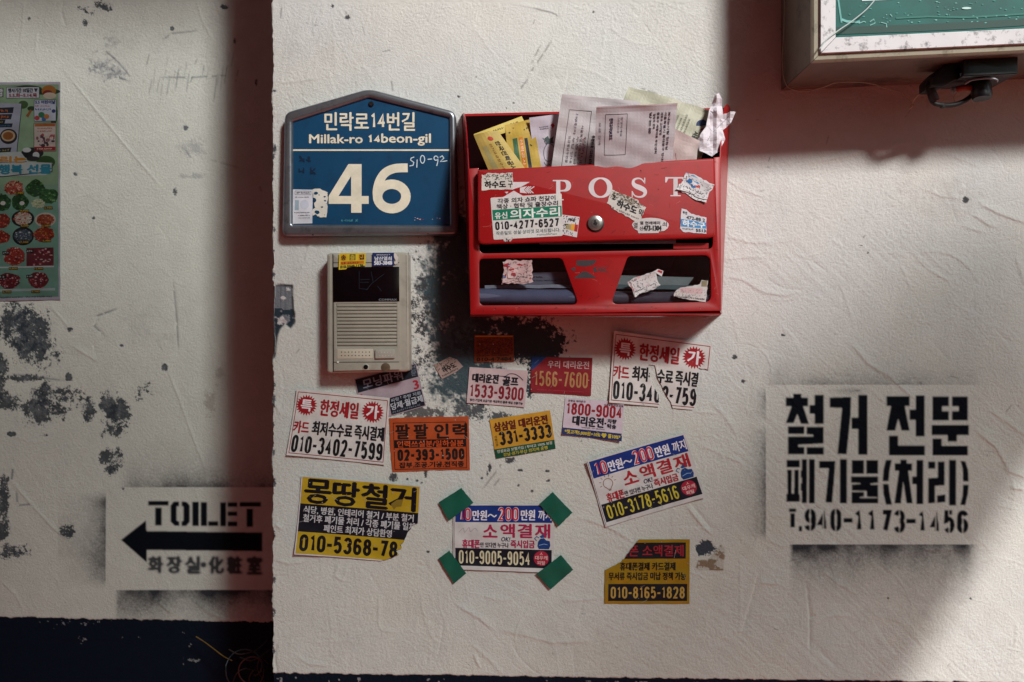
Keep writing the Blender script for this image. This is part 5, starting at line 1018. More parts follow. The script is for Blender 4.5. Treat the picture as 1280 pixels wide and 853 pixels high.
s.rect(1.4, 34.5, 148.6, 69.5, '#0f111d', 1); s.text('식당, 병원, 인테리어 철거 / 부분 철거', 6.5, 37, 143, 46.6, '#c6c8cc', heavy=.28); s.text('철거후 폐기물 처리 / 각종 폐기물 일체', 6.5, 47.4, 145, 57, '#c6c8cc', heavy=.28); s.text('페인트 최저가 상담환영', 33, 58.4, 117, 68, '#c6c8cc', heavy=.28)
s.rect(1.4, 69.5, 148.6, 96.6, YL, 1); s.digits('010-5368-7812', 5, 72.4, 147, 93.4, 3.9, '#0e0d14', 3, .16)
s.poly([(114, 26), (121, 20), (129, 19), (127, 28), (121, 29), (118, 33)], '#8a7328', 4)
s.build('sticker', 'yellow and black sticker with heavy black title and number 010-5368-781, lower right corner torn off', 'sticker', '#cfccd0', [[(0, 0), (150, 0), (150, 46)]+jag([(150, 46), (143, 50), (136, 62), (133, 72), (129, 76), (131, 80), (124, 84), (128, 88), (112, 96), (106, 98)], .6, 3, 9)+[(0, 98)]])
OR = '#ad4a20'
s = Sheet([(486.5, 522), (586, 520.5), (587.5, 587.5), (489, 590)], 0, 100, 68, off=WO, seed=6); s.frame(5, 7, 96, 65, .7, '#2a120c')
for t_, a_ in zip('팔팔인력', (8, 31, 57, 80)): s.text(t_, a_, 9, a_+17, 27, '#1b0f0c', heavy=.75)
s.rect(5.5, 28.4, 96, 38.4, '#140d0c', 1); s.text('인력쓰실분/일하실분', 9, 29.6, 92.5, 37.6, '#c9501e', heavy=.22); s.digits('02-393-1500', 9, 40.2, 93.5, 54.6, 3.1, '#1b0f0c', 3, .2); s.text('잡부.조공.기공.전직종', 11, 56.4, 92.5, 63.4, '#1b0f0c', heavy=.35)
s.build('sticker', 'orange sticker with black lettering and number 02-393-1500', 'sticker', OR, [jag([(0, 1), (30, 0), (60, 0), (100, 0), (100, 40), (101, 68)], .4, 5, 3)+jag([(101, 68), (50, 67), (2, 69), (0, 40), (0, 1)], .3, 5, 4)[1:-1]])
s = Sheet([(443, 474), (520, 454), (532.5, 507.5), (455, 530)], 0, 80, 56, off=WO-.0004, seed=7); s.rect(1, 1, 79, 17.5, '#141a26', 1); s.text('모닝파워', 9, 3.2, 60, 15.4, '#8e96a8', heavy=.3); s.fine(4, 3, 7, 15, '#50606e', 2); s.text('전', 71, 2, 78, 8, '#767e8e', lev=3); s.text('문', 71, 9, 78, 15, '#767e8e', lev=3)
s.fine(5, 24, 62, 29, '#a79aa4', 5, 1); s.text('0', 3, 20, 6, 28, '#a8263a', heavy=.5); s.text('3', 71, 21, 77, 32, '#a8263a', heavy=.6); s.rect(36, 34, 79, 55, '#141a26', 1); s.text('씨링 · 주방 지원', 39, 35.6, 77, 40, '#a4acb8', heavy=.1); s.text('당제·월급제', 37.5, 41, 78, 49.6, '#b9bfc8', heavy=.25); s.fine(38, 51, 77, 53.6, '#6c7684', 8)
s.build('sticker', 'dark navy and pale striped sticker tilted under the lower edge of the entry phone', 'sticker', '#a596a0')
s = Sheet([(542.5, 456), (566, 444.5), (581.5, 459.5), (551.5, 474.5)], 0, 32, 18, off=WO, seed=8); s.scribble(1, 1, 30, 8, 60, '#5a4a44', 3, 1, .6); s.text('하수도', 7, 7, 25, 13.4, '#201c1e', heavy=.4); s.fine(3, 14.4, 26, 16.4, '#4a4240', 4)
s.build('sticker', 'small grubby white sticker, tilted, on the dark paint patch right of the entry phone', 'sticker', '#a58f88', [[(0, 0), (27, 0), (32, 6), (31, 16), (20, 18), (1, 18)]])
s = Sheet([(593, 419), (642, 419), (642.5, 452.5), (593, 453.5)], 0, 50, 34, off=WO, seed=9); s.rect(1, .8, 49, 2.4, '#c08a2a', 1); s.scribble(2, 4, 48, 24, 330, '#4a1c10', 5, 1, .8); s.text('010-4·7484', 3, 28, 47, 32.4, '#2c100a', heavy=.3); s.fine(3, 24.5, 46, 26.6, '#3a160e', 3)
s.build('sticker', 'small faded rust orange sticker on the dark patch directly under the letterbox', 'sticker', '#7f3a1a')
s = Sheet([(587, 459), (660, 463.5), (656, 509), (583.5, 503.5)], 0, 73, 44, off=WO, seed=10, curl=corner_curl(.0005, .001, .001, .001)); s.text('대리운전', 5, 7.4, 37, 18, '#15131f', heavy=.65); s.text('골프', 43, 9, 62, 19.4, '#15131f', heavy=.65)
s.strips([(p[0], p[1]) for p in smooth_path([(34, 8.5, 0), (45, 8.5, 0), (50, 5.4, 0), (57, 5.2, 0), (63, 8, 0), (68, 12, 0)], 5)], .9, '#3a3644', 3); s.digits('1533-9300', 2.6, 20.6, 70, 36.6, 2.6, '#7d1826', 3, .18); s.text('법인·기업체 요금기본 예금확인·물류 매입 선불가능', 4, 38.4, 70, 41.4, '#1f1a22', heavy=.12)
s.build('sticker', 'pinkish white driver service sticker with dark red number 1533-9300', 'sticker', '#c3aeb0')
s = Sheet([(664.5, 446), (740.5, 447.5), (738.5, 495), (663, 490.5)], 0, 76, 47, off=WO, seed=11); s.poly([(0, 0), (19, 0), (2, 17), (0, 17)], '#16356a', 1); s.strips([(4, 9), (9, 4)], .8, '#4a6a92', 2); s.text('우리 대리운전', 20.5, 4.6, 72, 14, '#b99a98', heavy=.2); s.digits('1566-7600', 4, 18.4, 71.5, 38, 2.3, '#a8794e', 3, .22); s.fine(8, 42, 68, 43.6, '#b03c4a', 3)
s.build('sticker', 'dark red sticker with tan number 1566-7600 right under the letterbox', 'sticker', '#7f1520')
s = Sheet([(612, 524.5), (687.5, 513), (694.5, 561), (620, 573.5)], 0, 76, 49, off=WO, seed=12); s.text('삼삼일 대리운전', 4, 5, 71, 16, '#5c1710', heavy=.6); s.digits('331-3333', 8, 17, 74, 34, 3.2, '#141016', 3, .16); s.text('연결전화', 2.6, 21, 5.6, 34, '#4a2a14', rot=90); s.rect(0, 37.4, 76, 49, '#0e4a34', 1); s.text('안심요금 보험가입 / 무사고 100% 보장', 3, 38.6, 73, 42.6, '#c2cabc', heavy=.12); s.text('강남·경기·부산 전지역 운행', 10, 43.6, 66, 47.8, '#b9a83c', heavy=.18)
s.build('sticker', 'small yellow sticker with a green foot and black number 331-3333', 'sticker', '#c4912a')
s = Sheet([(706.5, 497.5), (780, 502.5), (776.5, 551.5), (702.5, 543)], 0, 75, 47, off=WO, seed=13, curl=corner_curl(0, .001, .002, .001)); s.text('초행길 대리운전', 4, 1.8, 26, 4.4, '#6a5560', heavy=.1); s.text('신용보증·안전·친절', 50, 4, 74, 6.4, '#6a5560', heavy=.1); s.digits('1800-9004', 2.4, 5.4, 73.6, 20.6, 2.6, '#8f1a26', 3, .18)
s.text('대리운전·', 12, 21.6, 54, 33.4, '#181522', heavy=.65); s.text('차량', 56, 22, 67, 27, '#181522', heavy=.3); s.text('탁송', 56, 28, 67, 33.4, '#181522', heavy=.3); s.fine(24, 34.6, 54, 36, '#4a444e', 3); s.rect(0, 38, 75, 47, '#14245a', 1); s.text('*첫고객5,000원+10% ♥ 콜10%*', 3, 39.8, 73, 45.4, '#c9b23c', heavy=.25)
s.build('sticker', 'white sticker with dark red number 1800-9004 and a navy foot', 'sticker', '#c9bcc8')
GY = '#b08f22'
s = Sheet([(756.5, 674.5), (862, 674), (861.5, 754.5), (755.5, 754.5)], 0, 106, 80, off=WO, seed=14); gm_ = mat('gold_foil', GY, .32, metal=.35, var=.2, scale=22, bump=.2, bscale=120)
s.rect(3, 4, 101, 24, '#10131c', 1); s.text('휴대폰 소액결제', 3, 7, 98, 21, '#9a2430', heavy=.35); s.text('휴대폰결제 카드결제', 19, 28.6, 88, 38.4, '#17130c', heavy=.4); s.text('무서류 즉시입금 미납 정책 가능', 5, 41, 101, 50.4, '#17130c', heavy=.35); s.rect(4.5, 55.4, 103, 76.6, '#10131c', 1); s.digits('010-8165-1828', 7.5, 58.8, 100, 73.4, 2.2, '#b9974a', 3, .24)
s.build('sticker', 'gold foil sticker with black bars and number 010-8165-1828, upper left corner torn away', 'sticker', GY, [[(106, 0), (106, 80), (0, 80), (0, 38)]+jag([(0, 38), (10, 33), (20, 28), (30, 16), (37, 6), (42, 0)], .5, 3, 11)[1:]], papermat=gm_)

INK_DIM[0] = .34  # dim light on the poster is put into its ink colours
# ------------------------------------------------------------------ food poster on the set-back wall
s = Sheet([(-60, 104), (76, 103), (76, 375), (-60, 378)], -.27, 136, 272, off=.0015, wrinkle=.0004)
zx = lambda x: x/5.687+60; zy = lambda y: y/5.687+90-103.5; yx = lambda x: x/5.02+60; yy_ = lambda y: y/5.02+220-103.5
s.rect(0, 3, 134, 268, '#8fae8c', 1); s.rect(0, 135, 134, 268, '#79a898', 1.3); s.rect(0, 128, 134, 150, '#86ab94', 1.5)
for cx, cy, rx, ry, c in ((118, 2+10, 18, 4, '#1f3a22'), (95, 8, 18, 4, '#2c4a24'), (128, 40, 5, 14, '#2a4c2a'), (100, 33, 5, 3, '#27442a'), (90, 28, 6, 5, '#3c5a30'), (118, 100, 12, 8, '#33552c'), (98, 88, 10, 6, '#6f9a55')): s.disc(cx, cy, rx, ry, c, 2)
s.poly([(93, 42), (99, 34), (101, 36), (96, 44)], '#9c5a2c', 2.2); s.rect(zx(50), zy(112), zx(284), zy(190), '#c9cdd8', 2.6); s.frame(zx(50), zy(112), zx(284), zy(190), .6, '#22303c', 2.8)
s.text('행사기간 10일간 ▼', zx(62), zy(120), zx(272), zy(150), '#20283a', heavy=.3, lev=3.4); s.text('5.5.화~5.14.목', zx(70), zy(156), zx(266), zy(184), '#8a2030', heavy=.3, lev=3.4); s.rect(0, zy(118), zx(30), zy(182), '#20242c', 2.6); s.text('감', zx(0), zy(122), zx(24), zy(176), '#d0d4dc', heavy=.6, lev=3.4)
s.disc(zx(352), zy(140), 9, 7, '#a86a24', 2.6); s.disc(zx(345), zy(158), 6, 4, '#7a2020', 3); s.disc(zx(358), zy(175), 8, 4, '#cdbfae', 3.2)
s.rect(zx(248), zy(204), zx(404), zy(354), '#c3cbdd', 2.6); s.frame(zx(248), zy(204), zx(404), zy(354), .6, '#2a3540', 3); s.text('5.5 어린이날', zx(256), zy(208), zx(396), zy(232), '#2b3a7c', heavy=.3, lev=3.4); s.fine(zx(256), zy(240), zx(366), zy(254), '#b23a44', 2); s.fine(zx(256), zy(262), zx(370), zy(278), '#2b3a7c', 3)
for x, y, r_, c in ((300, 310, 4, '#2c7c50'), (336, 322, 3.5, '#c47c3c'), (268, 332, 3.2, '#b84848'), (386, 284, 2.6, '#27386c'), (316, 340, 3, '#3a6ab0')): s.disc(zx(x), zy(y), r_, r_*.9, c, 3.4, 12)
s.rect(zx(246), zy(368), zx(402), zy(568), '#c8bdb4', 2.6); s.frame(zx(246), zy(368), zx(402), zy(568), .7, '#4a2020', 3); s.rect(zx(252), zy(372), zx(396), zy(392), '#a8602c', 3); s.fine(zx(270), zy(400), zx(380), zy(412), '#a02430', 4); s.fine(zx(270), zy(420), zx(380), zy(432), '#a02430', 5); s.rect(zx(250), zy(536), zx(398), zy(564), '#9c1f24', 3); s.fine(zx(270), zy(546), zx(380), zy(556), '#e6d8c8', 6, 4)
rr = random.Random(5)
for k_ in range(34): s.disc(zx(rr.uniform(262, 388)), zy(rr.uniform(446, 528)), rr.uniform(1.2, 2.8), rr.uniform(1.2, 2.6), rr.choice(['#5a3a4a', '#8a5a5a', '#c9b8b8', '#3f2a38', '#a84848', '#d8c8c0']), 3.4+k_*.02, 9)
s.poly([(0, zy(206)), (zx(160), zy(230)), (zx(126), zy(570)), (0, zy(560))], '#a9afc2', 2.4); s.strips([(zx(160), zy(228)), (zx(126), zy(572))], 1, '#3a4652', 2.8)
for y0, y1, x1, c in ((260, 296, 104, '#c4671e'), (308, 340, 92, '#c4671e'), (348, 370, 46, '#a89a34'), (374, 396, 96, '#2f7ca4'), (545, 570, 88, '#b0a030')): s.poly([(0, zy(y0)), (zx(x1), zy(y0-6)), (zx(x1-8), zy(y1)), (0, zy(y1))], '#202a38', 2.8); s.fine(2, zy(y0+5), zx(x1-8), zy(y1-6), c, y0, 3.2)
s.disc(zx(66), zy(460), 10.8, 9.6, '#1d2024', 3); s.disc(zx(64), zy(456), 8.6, 7, '#c0a888', 3.3); s.disc(zx(62), zy(456), 6.4, 5, '#8c5420', 3.6)
s.disc(zx(235), zy(580), 14, 7, '#151c22', 3); s.disc(zx(196), zy(558), 5.5, 3, '#cdd2d4', 3.4); s.disc(zx(262), zy(596), 4.2, 4.2, '#c4ccd0', 3.4); s.disc(zx(240), zy(620), 8, 3, '#2a2a30', 3.6)
s.poly([(0, zy(592)), (zx(150), zy(568)), (zx(205), zy(640)), (zx(380), zy(652)), (zx(376), zy(712)), (zx(330), zy(738)), (0, zy(752))], '#b9c4c4', 3.8); s.text('고로 드리는', 4, zy(602), zx(190), zy(646), '#c48424', heavy=.8, lev=4.4); s.text('스페셜 행복 선물', 8, zy(662), zx(368), zy(726), '#2b86a0', heavy=.9, lev=4.4)
s.strips([(0, zy(652)), (zx(196), zy(640))], .7, '#22303c', 4.2); s.strips([(zx(376), zy(655)), (zx(374), zy(714)), (zx(20), zy(744)), (0, zy(746))], 1.1, '#1f2c3a', 4.2)
def dish(cx, cy, rx, ry, rim, base, cols, seed, n=26, lev=2):
    r_ = random.Random(seed); cx, cy = yx(cx), yy_(cy); rx /= 5.02; ry /= 5.02
    if rim: s.disc(cx, cy, rx, ry, rim, lev); rx *= .84; ry *= .8
    s.poly([(cx+rx*r_.uniform(.85, 1.08)*math.cos(t), cy+ry*r_.uniform(.85, 1.08)*math.sin(t)) for t in np.linspace(0, 6, 16)], base, lev+.3)
    for k_ in range(n*3):
        a_ = r_.uniform(0, 6.28); q = math.sqrt(r_.random())*.95; e = r_.uniform(.4, 1.5); s.disc(cx+rx*q*math.cos(a_), cy+ry*q*math.sin(a_), e, e*r_.uniform(.5, 1), r_.choice(cols), lev+.6+k_*.012, 7)
RD = ['#a02a20', '#c44a30', '#7c1c18', '#d8866a', '#5c1412']; MT = ['#8c2a38', '#6c1c2a', '#b8606c', '#4c1420', '#d4a8ac']; GR = ['#1e4a26', '#2f6a34', '#123218', '#4a8a44']
dish(92, 75, 62, 48, None, '#a84a3c', ['#c46a54', '#8c3024', '#d8a08c', '#6c1c18', '#c9b090'], 1, 34); dish(225, 80, 60, 56, None, '#1f4626', GR, 2); dish(310, 130, 62, 50, None, '#2f5f34', GR+['#7aa86a'], 3); dish(245, 175, 46, 30, None, '#b9c4a0', ['#dce0c8', '#93a878', '#c8d0b0'], 4, 20)
dish(20, 165, 52, 55, None, '#1c4424', GR, 5); dish(130, 165, 56, 52, None, '#1c4424', GR, 6); s.disc(yx(142), yy_(172), 3.2, 2.6, '#d8d4d0', 3.6); s.disc(yx(24), yy_(170), 3.2, 2.6, '#d8d4d0', 3.6); dish(10, 280, 60, 50, None, '#7c2a20', RD, 7); dish(148, 268, 72, 52, '#14181e', '#c4b8a8', ['#a83a28', '#d8d0c4', '#c25a3a', '#e0dcd4'], 8)
dish(288, 278, 66, 46, '#c9bfb4', '#8c3a20', ['#a84c28', '#7c2c18', '#c08058'], 9); dish(10, 382, 58, 42, None, '#8c2a20', RD, 10); dish(150, 378, 68, 58, '#12161c', '#4c5a68', ['#9aa6b0', '#2c3640', '#c4ccd0', '#39444e'], 11); dish(280, 370, 68, 50, None, '#8c3018', RD+['#c4842c'], 12, 34)
dish(95, 505, 70, 60, None, '#9c3430', RD+['#d8c4b4'], 13, 36)
s.rect(yx(170), yy_(452), yx(340), yy_(566), '#6c2430', 2); 
for k_ in range(46): s.disc(yx(rr.uniform(176, 334)), yy_(rr.uniform(458, 560)), rr.uniform(1, 2.4), rr.uniform(.6, 1.4), rr.choice(MT+['#cfa8a0']), 2.4+k_*.02, 7)
dish(60, 655, 72, 52, None, '#6c1a22', MT, 14, 34); dish(245, 655, 62, 56, None, '#6c1a22', MT, 15, 30); s.rect(0, yy_(566), yx(345), yy_(576), '#c9d4d4', 3.4); s.rect(0, yy_(706), yx(350), yy_(722), '#b4c8c8', 3.4)
for x, y in ((20, 470), (170, 462), (0, 620), (170, 620)): s.rect(yx(x), yy_(y), yx(x+44), yy_(y+22), '#14161a', 4.2); s.fine(yx(x+4), yy_(y+4), yx(x+42), yy_(y+16), '#c8c8c8', x+y, 4.6)
for i, (x, y) in enumerate(((100, 100), (280, 196), (130, 212), (130, 305), (265, 308), (130, 408), (270, 402), (60, 570), (220, 574), (20, 716), (200, 718))): s.rect(yx(x), yy_(y), yx(x+56), yy_(y+17), '#3a2c18', 4.2); s.text(['1,980', '3,980', '9,900', '4,500', '2,980', '7,900', '5,980', '8,800', '12,800', '6,900', '9,980'][i], yx(x+3), yy_(y+3), yx(x+53), yy_(y+14), '#c8a02c', heavy=.2, lev=4.8)
s.fine(40, 267-1.6+1, 128, 268.6, '#4a4a58', 4) 
s.build('poster', 'green and white supermarket poster of food dishes on the set-back wall at far left', 'poster', '#cfcbdc')

INK_DIM[0] = 1.
# ------------------------------------------------------------------ projecting sign box, top right
GBX = mat('greige_paint', '#766b5f', .5, var=.3, scale=14, grime='#2e2822', gamt=.75, gscale=14, bump=.12, bscale=90); WPX = mat('white_frame_paint', '#d9d8da', .45, var=.08, scale=20, grime='#3c3a3e', gamt=.9, gscale=70, bump=.1, bscale=120); MLD = mat('moulding', '#a09a86', .45, var=.2, scale=20, grime='#4a4434', gamt=.7, gscale=40)
sb = empty('sign_box', P(1150, 60, .08), 'deep projecting sign box with chipped white frame round a teal panel, top right', 'sign')
BL = P(976.5, 113.5, 0); ux = Vector((1, 0, 14.5/304)).normalized(); uz = Vector((0, 0, 1))
WB, HB = 620*S, 330*S
def pt(e, f, d_): return BL+ux*e*S+uz*f*S+Vector((0, -d_, 0))       # e along the bottom, f upwards, in photo pixels
# profile rings: (inset px, distance from wall)
prof = [(0, .0), (0, .006), (0, .020), (.6, .022), (.6, .150), (1.6, .153), (1.6, .158), (-.8, .160), (-1.0, .166), (1.2, .169), (7.0, .170), (7.6, .1745), (23.0, .1760), (23.6, .1755), (23.8, .165)]
pm2 = [0, 0, 0, 0, 0, 0, 1, 1, 1, 1, 2, 2, 2, 2]
We, He = WB/S, HB/S
def cor(i, k_): ins = prof[k_][0]; return [(ins, ins), (We-ins, ins), (We-ins, He-ins), (ins, He-ins)][i]
for bi in range(4):
    v = []; f = []; mi = []
    for k_ in range(len(prof)):
        for i in (bi, (bi+1) % 4):
            e, g_ = cor(i, k_); ex, gx = [(1, 0), (0, 1), (-1, 0), (0, -1)][bi]; sgn = .35 if i == bi else -.35
            v.append(pt(e+ex*sgn, g_+gx*sgn, prof[k_][1]))
    for k_ in range(len(prof)-1): f.append((2*k_, 2*k_+2, 2*k_+3, 2*k_+1)); mi.append(pm2[k_])
    o = mesh_obj('frame_bar', v, [q[::-1] for q in f], [GBX, MLD, WPX], sb, mi)
    o = None
v = [pt(e, g_, d_) for d_ in (.158, .1655) for e, g_ in ((20, 20), (We-20, 20), (We-20, He-20), (20, He-20))]
TL2 = mat('teal_acrylic', '#035e57', .4, var=.4, scale=9, grime='#0f5650', gamt=.5, gscale=16, spec=.2)
mesh_obj('panel', v, [(4, 7, 6, 5), (0, 1, 2, 3), (0, 4, 5, 1), (1, 5, 6, 2), (2, 6, 7, 3), (3, 7, 4, 0)], TL2, sb)
v = [pt(e, g_, d_) for d_ in (.001, .155) for e, g_ in ((1.5, 1.5), (We-1.5, 1.5), (We-1.5, He-1.5), (1.5, He-1.5))]
mesh_obj('inner_box', v, [(4, 7, 6, 5), (0, 1, 2, 3), (0, 4, 5, 1), (1, 5, 6, 2), (2, 6, 7, 3), (3, 7, 4, 0)], BK, sb)
s = Sheet([(1030, -5), (1290, -5), (1290, 50), (1030, 50)], .166, 260, 55, off=.0002, wrinkle=0); q8 = lambda x, y: (960+x/6.094-1030, y/6.094+5)
s.strips([q8(535, 0), q8(548, 90), q8(560, 175)], 2.2, '#5a9c96', 1); s.strips([q8(560, 150), q8(600, 165), q8(670, 170), q8(700, 168)], 3.0, '#6fb0aa', 1.5); s.poly([q8(715, -20), q8(1100, -20), q8(950, -1), q8(715, 10)], '#cfe2e2', 1)
s.strips([(0, 44), (40, 43), (120, 40), (200, 36), (260, 32)], 9, '#053a32', 1); s.strips([(90, 28), (130, 26), (180, 27), (260, 22)], 2.2, '#0f6b60', 1.6)
for q in ([(690, 180), (730, 165), (745, 172)], [(775, 168), (805, 148), (808, 160)], [(776, 195), (812, 180), (815, 168)], [(860, 172), (900, 182), (905, 210)], [(930, 110), (945, 128)]): s.strips([q8(*p) for p in q], 1.0, '#7fb8b2', 2)
rr = random.Random(8)
for k_ in range(60): x, y = rr.uniform(30, 250), rr.uniform(6, 34); s.poly([(x+rr.uniform(.3, 2.2)*math.cos(t), y+rr.uniform(.2, .8)*math.sin(t)) for t in (0, 1.2, 2.4, 3.6, 5)], rr.choice(['#5fb3aa', '#8accc4', '#2f8f86', '#3d9a90']), 2+k_*.01)
s.disc(178, 15.5, 6, 1.4, '#bfe0da', 2.8); rootless(s.build('tmp', None, None), sb)
# wires
WR = mat('pale_wire', '#a89c88', .4, var=.15); CW = mat('clear_wire', '#c3d2cf', .3, var=.1)
t_ = tube('wire', smooth_path([P(1100, -8, .180), P(1084, 11, .180), P(1066, 26, .1795), P(1050, 37, .179), P(1034, 49, .1795), P(1024, 62, .178)]), .0009, CW, None, 6); tag(t_, 'thin pale wire hanging diagonally across the teal sign panel', 'wire')
t_ = tube('wire', smooth_path([P(981, -10, .03), P(980, 40, .03), P(978, 80, .03), P(982, 104, .03), P(991, 112, .035), P(1008, 114, .03), P(1030, 109, .05), P(1048, 103, .07), P(1085, 104, .05), P(1108, 111, .04), P(1126, 116, .03), P(1136, 124, .025), P(1139, 133, .02), P(1136, 141, .02), P(1131, 147, .015)]), .0008, WR, None, 6); tag(t_, 'thin beige wire running down the left side of the sign box and along its underside', 'wire')
t_ = tube('wire', smooth_path([P(1155, 114, .05), P(1146, 120, .04), P(1141, 128, .03), P(1138, 136, .025), P(1141, 131, .03)]), .0015, WR, None, 6); tag(t_, 'short looped end of wire dangling left of the black lamp holder', 'wire')
# black fitting under the sign
BKP = mat('black_plastic', '#111318', .32, var=.25, scale=30, coat=.2); BKD = mat('black_plastic_matt', '#0d0e10', .6, var=.3)
lp = empty('lamp_fitting', P(1235, 95, .09), 'black broken lamp fitting with a ring and an orange core under the sign box', 'lamp')
slab('housing', [roundpoly([(1205, 72), (1273, 70), (1272.5, 93), (1203, 96)], 1.5, 2)], .135, .075, 1.5, BKP, lp, steps=3)
slab('hood', [roundpoly([(1166, 96), (1178, 84), (1192, 76), (1208, 72), (1208, 97), (1192, 101), (1180, 108), (1166, 108)], 2, 3)], .118, .05, 1.5, BKD, lp, steps=2)
v = [P(1200, 95, .132), P(1272, 92.5, .132), P(1240, 110, .075), P(1210, 113, .075)]; v += [p+Vector((0, 0, .004)) for p in v]
mesh_obj('under_plate', v, [(0, 1, 2, 3), (7, 6, 5, 4), (0, 4, 5, 1), (1, 5, 6, 2), (2, 6, 7, 3), (3, 7, 4, 0)], BKP, lp)
tube('bracket', smooth_path([P(1166, 100, .10), P(1159, 107, .10), P(1162, 118, .10), P(1166, 128, .098), P(1174, 131, .096), P(1186, 132, .09), P(1200, 129, .088), P(1212, 122, .086), P(1218, 114, .085)]), .0036, BKD, lp, 10)
tube('clip', [P(1161, 103, .102), P(1164, 112, .102), P(1170, 126, .10)], .0055, BKD, lp, 8); cyl('nub', P(1178, 130, .094), (0, 0, -1), .004, .006, BKD, lp, 10)
cyl('socket', P(1226, 104, .098), (.02, -.12, -1), .0145, .024, BKP, lp, 26, .2)
tube('bulb_core', [P(1192, 113, .095), P(1203, 110, .096), P(1216, 109.5, .097)], .0045, mat('orange_core', '#a8401c', .45, var=.25), lp, 10); tube('core_band', [P(1190, 113.5, .095), P(1194, 112.6, .0952)], .0052, mat('core_grey', '#8a8a88', .4), lp, 10)
tube('ring_edge', smooth_path([P(1206, 105, .116), P(1214, 100.5, .122), P(1226, 98.5, .126), P(1238, 98, .128), P(1246, 100, .128), P(1246, 102.5, .126)]), .0016, mat('grey_rim', '#8f9398', .35, metal=.3), lp, 8, taper=None)
tube('lead', smooth_path([P(1194, 128, .09), P(1192, 122, .092), P(1196, 116, .094)]), .0006, WR, lp, 5)
s = Sheet([(1240, 93.4), (1270, 92), (1266, 96), (1242, 97)], [.131, .131, .12, .12], 30, 3.4, off=.0006); s.fine(14, .6, 26, 2.6, '#8a8f98', 2); rootless(s.build('tmp', None, None), lp)

# fixing screws and cable of the entry phone
# ------------------------------------------------------------------ odds and ends in the dark corner at the foot
yl = mat('straw_yellow', '#7a5f20', .5, var=.25)
t_ = tube('stalk', smooth_path([P(245, 796, -.23), P(256, 803, -.225), P(268, 812, -.215), P(280, 821, -.205), P(290, 826, -.2)]), .0010, yl, None, 7); tag(t_, 'thin yellow stalk leaning in the dark corner below the TOILET stencil', 'stalk')
for i_, (q0, q1, q2, q3) in enumerate((((334, 800), (322, 812), (300, 818), (286, 812)), ((336, 830), (326, 822), (314, 826), (300, 822)), ((330, 852), (322, 836), (326, 822), (338, 812)), ((290, 856), (296, 842), (306, 836), (316, 838)), ((312, 856), (312, 846), (318, 838), (328, 840)))):
    t_ = tube('dry_stem', smooth_path([P(*q0, -.20), P(*q1, -.17), P(*q2, -.16), P(*q3, -.17)]), .0012, mat('dry_stem_brown', '#2c2620', .7), None, 6); tag(t_, ['topmost thin dry stem arching left above the wire loop in the dark corner', 'thin dry stem crossing the middle of the grey wire loop from the right', 'thin dry stem curving up along the wall corner right of the wire loop', 'thin dry stem at the lower left edge of the grey wire loop', 'short dry stem at the very bottom inside the grey wire loop'][i_], 'stem', 'dry stems in the dark corner')
t_ = tube('wire_coil', [P(306+24*math.cos(a_), 838+26*math.sin(a_), -.18+.012*math.cos(a_*2)) for a_ in np.linspace(0, 6.28, 28, endpoint=False)], .0012, mat('dull_steel', '#3c4046', .4, metal=.6), None, 7, closed=True); tag(t_, 'loop of grey wire in the dark corner at the foot of the set-back wall', 'wire')
t_ = tube('wire_coil', smooth_path([P(318+30*(1-a_/9)*math.cos(a_), 836+24*(1-a_/12)*math.sin(a_), -.14+.01*a_/3) for a_ in np.linspace(1, 8, 22)]), .0012, mat('red_brown_wire', '#3c1614', .45), None, 7); tag(t_, 'tangled dark red wire beside the grey wire loop at the foot of the wall', 'wire')
# ------------------------------------------------------------------ unseen shade nets added to dim the sun on parts of the wall
net = bpy.data.materials.new('sun_filter_net'); net.use_nodes = True; n = net.node_tree; n.nodes.clear(); om = n.nodes.new('ShaderNodeOutputMaterial'); tr = n.nodes.new('ShaderNodeBsdfTransparent'); tr.inputs[0].default_value = (.90, 1, .98, 1); df = n.nodes.new('ShaderNodeBsdfDiffuse'); mx = n.nodes.new('ShaderNodeMixShader')
df.inputs[0].default_value = (.12, .12, .15, 1); mx.inputs[0].default_value = .60; n.links.new(tr.outputs[0], mx.inputs[1]); n.links.new(df.outputs[0], mx.inputs[2]); n.links.new(mx.outputs[0], om.inputs[0])
sv = -SUN_TRAVEL/abs(SUN_TRAVEL.y)
def toward_sun(px, py, t): return P(px, py)+sv*t
v = [toward_sun(1330, 515, .30), toward_sun(1105, 905, .30), toward_sun(-700, 1150, 3.2), toward_sun(-700, -100, 3.0), toward_sun(320, 100, 2.7), toward_sun(720, 430, 2.5), toward_sun(1080, 400, 1.9), toward_sun(1290, 200, 1.5)]
NG = mesh_obj('sun_filter_net', v, [(0, 1, 6, 7), (1, 2, 5, 6), (2, 3, 4, 5)], net); tag(NG, 'dark shade netting added out of view at the right to dim the sun', 'netting')
v = [toward_sun(-1200, 520, 3.1), toward_sun(-300, 470, 3.0), toward_sun(-100, 380, 3.0), toward_sun(-100, -300, 3.3), toward_sun(160, -300, 3.3), toward_sun(150, 700, 3.2), toward_sun(140, 1250, 3.4), toward_sun(-1200, 1250, 3.4)]
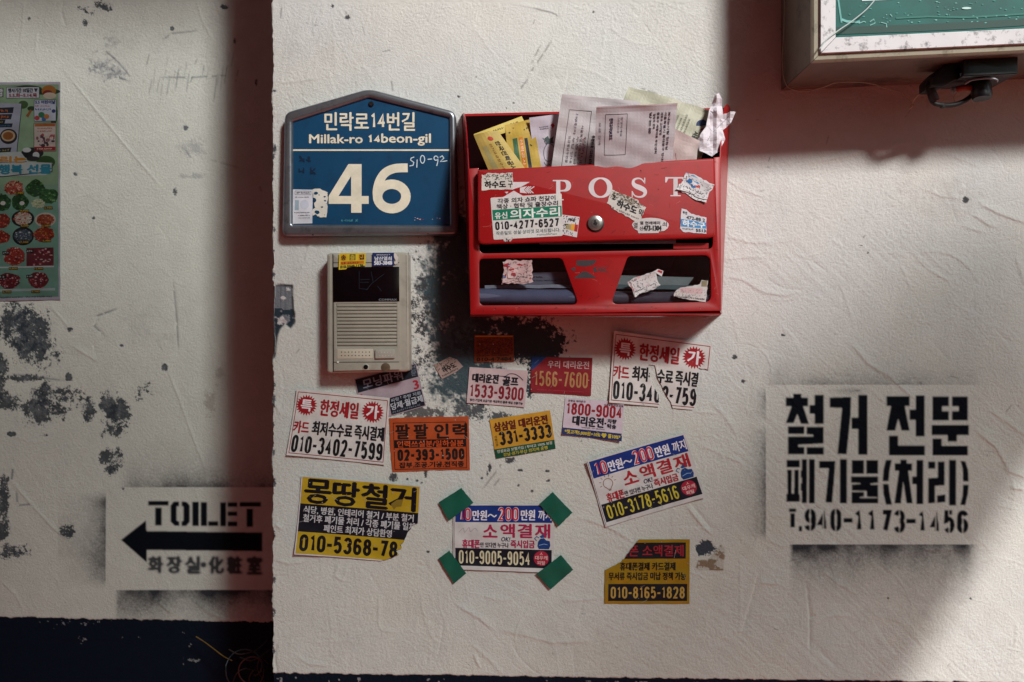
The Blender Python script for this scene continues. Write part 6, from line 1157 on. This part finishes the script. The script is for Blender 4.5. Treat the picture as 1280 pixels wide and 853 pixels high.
NG = mesh_obj('sun_filter_net', v, [(0, 1, 6, 7), (1, 2, 5, 6), (2, 3, 4, 5)], net); tag(NG, 'second dark shade netting added unseen behind the viewer to dim the sun at the left', 'netting')
thin = net.copy(); thin.name = 'thin_filter_net'; [q for q in thin.node_tree.nodes if q.type == 'MIX_SHADER'][0].inputs[0].default_value = .36
v = [toward_sun(1326, 518, .31), toward_sun(1104, 902, .31), toward_sun(560, 1150, 1.15), toward_sun(830, 640, 1.15), toward_sun(1075, 330, 1.0), toward_sun(1290, 235, .7), toward_sun(1360, 330, .5)]
NG = mesh_obj('sun_filter_net', v, [(0, 1, 3, 4), (1, 2, 3), (0, 4, 5, 6)], thin); tag(NG, 'thin strip of shade netting added out of view at the right to deepen the diagonal shade', 'netting')
# added, unseen: brick to hide sky and bounce red light, and a sky-hiding eave overhead
bm_ = bpy.data.materials.new('red_bounce_brick'); bm_.use_nodes = True; n = bm_.node_tree; b = n.nodes['Principled BSDF']; tc = n.nodes.new('ShaderNodeTexCoord'); mp = n.nodes.new('ShaderNodeMapping'); mp.inputs['Rotation'].default_value = (R(90), 0, 0); bt = n.nodes.new('ShaderNodeTexBrick'); bt.inputs['Scale'].default_value = 3.2
bt.inputs['Color1'].default_value = (.52, .07, .04, 1); bt.inputs['Color2'].default_value = (.44, .06, .035, 1); bt.inputs['Mortar'].default_value = (.26, .15, .12, 1); n.links.new(tc.outputs['Object'], mp.inputs[0]); n.links.new(mp.outputs[0], bt.inputs['Vector']); n.links.new(bt.outputs[0], b.inputs['Base Color']); b.inputs['Roughness'].default_value = .8
o = box3('low_blocker', (1.5, -5.2, 0), (14, -4.9, 1.7), bm_); tag(o, 'low red brick wall added behind the viewer to hide low sky and bounce red light', 'wall')
o = box3('tall_blocker', (-14, -9, 0), (1.45, -4.9, 9), bm_); tag(o, 'tall red brick building added behind the viewer to hide the sky on the left', 'building')
o = box3('skyblocker', (-6, -.60, 2.64), (6, .02, 2.72), mat('blocker_boards', '#4a3a30', .8)); tag(o, 'dark board eave added out of view above the plaster wall to hide sky light', 'skyblocker')
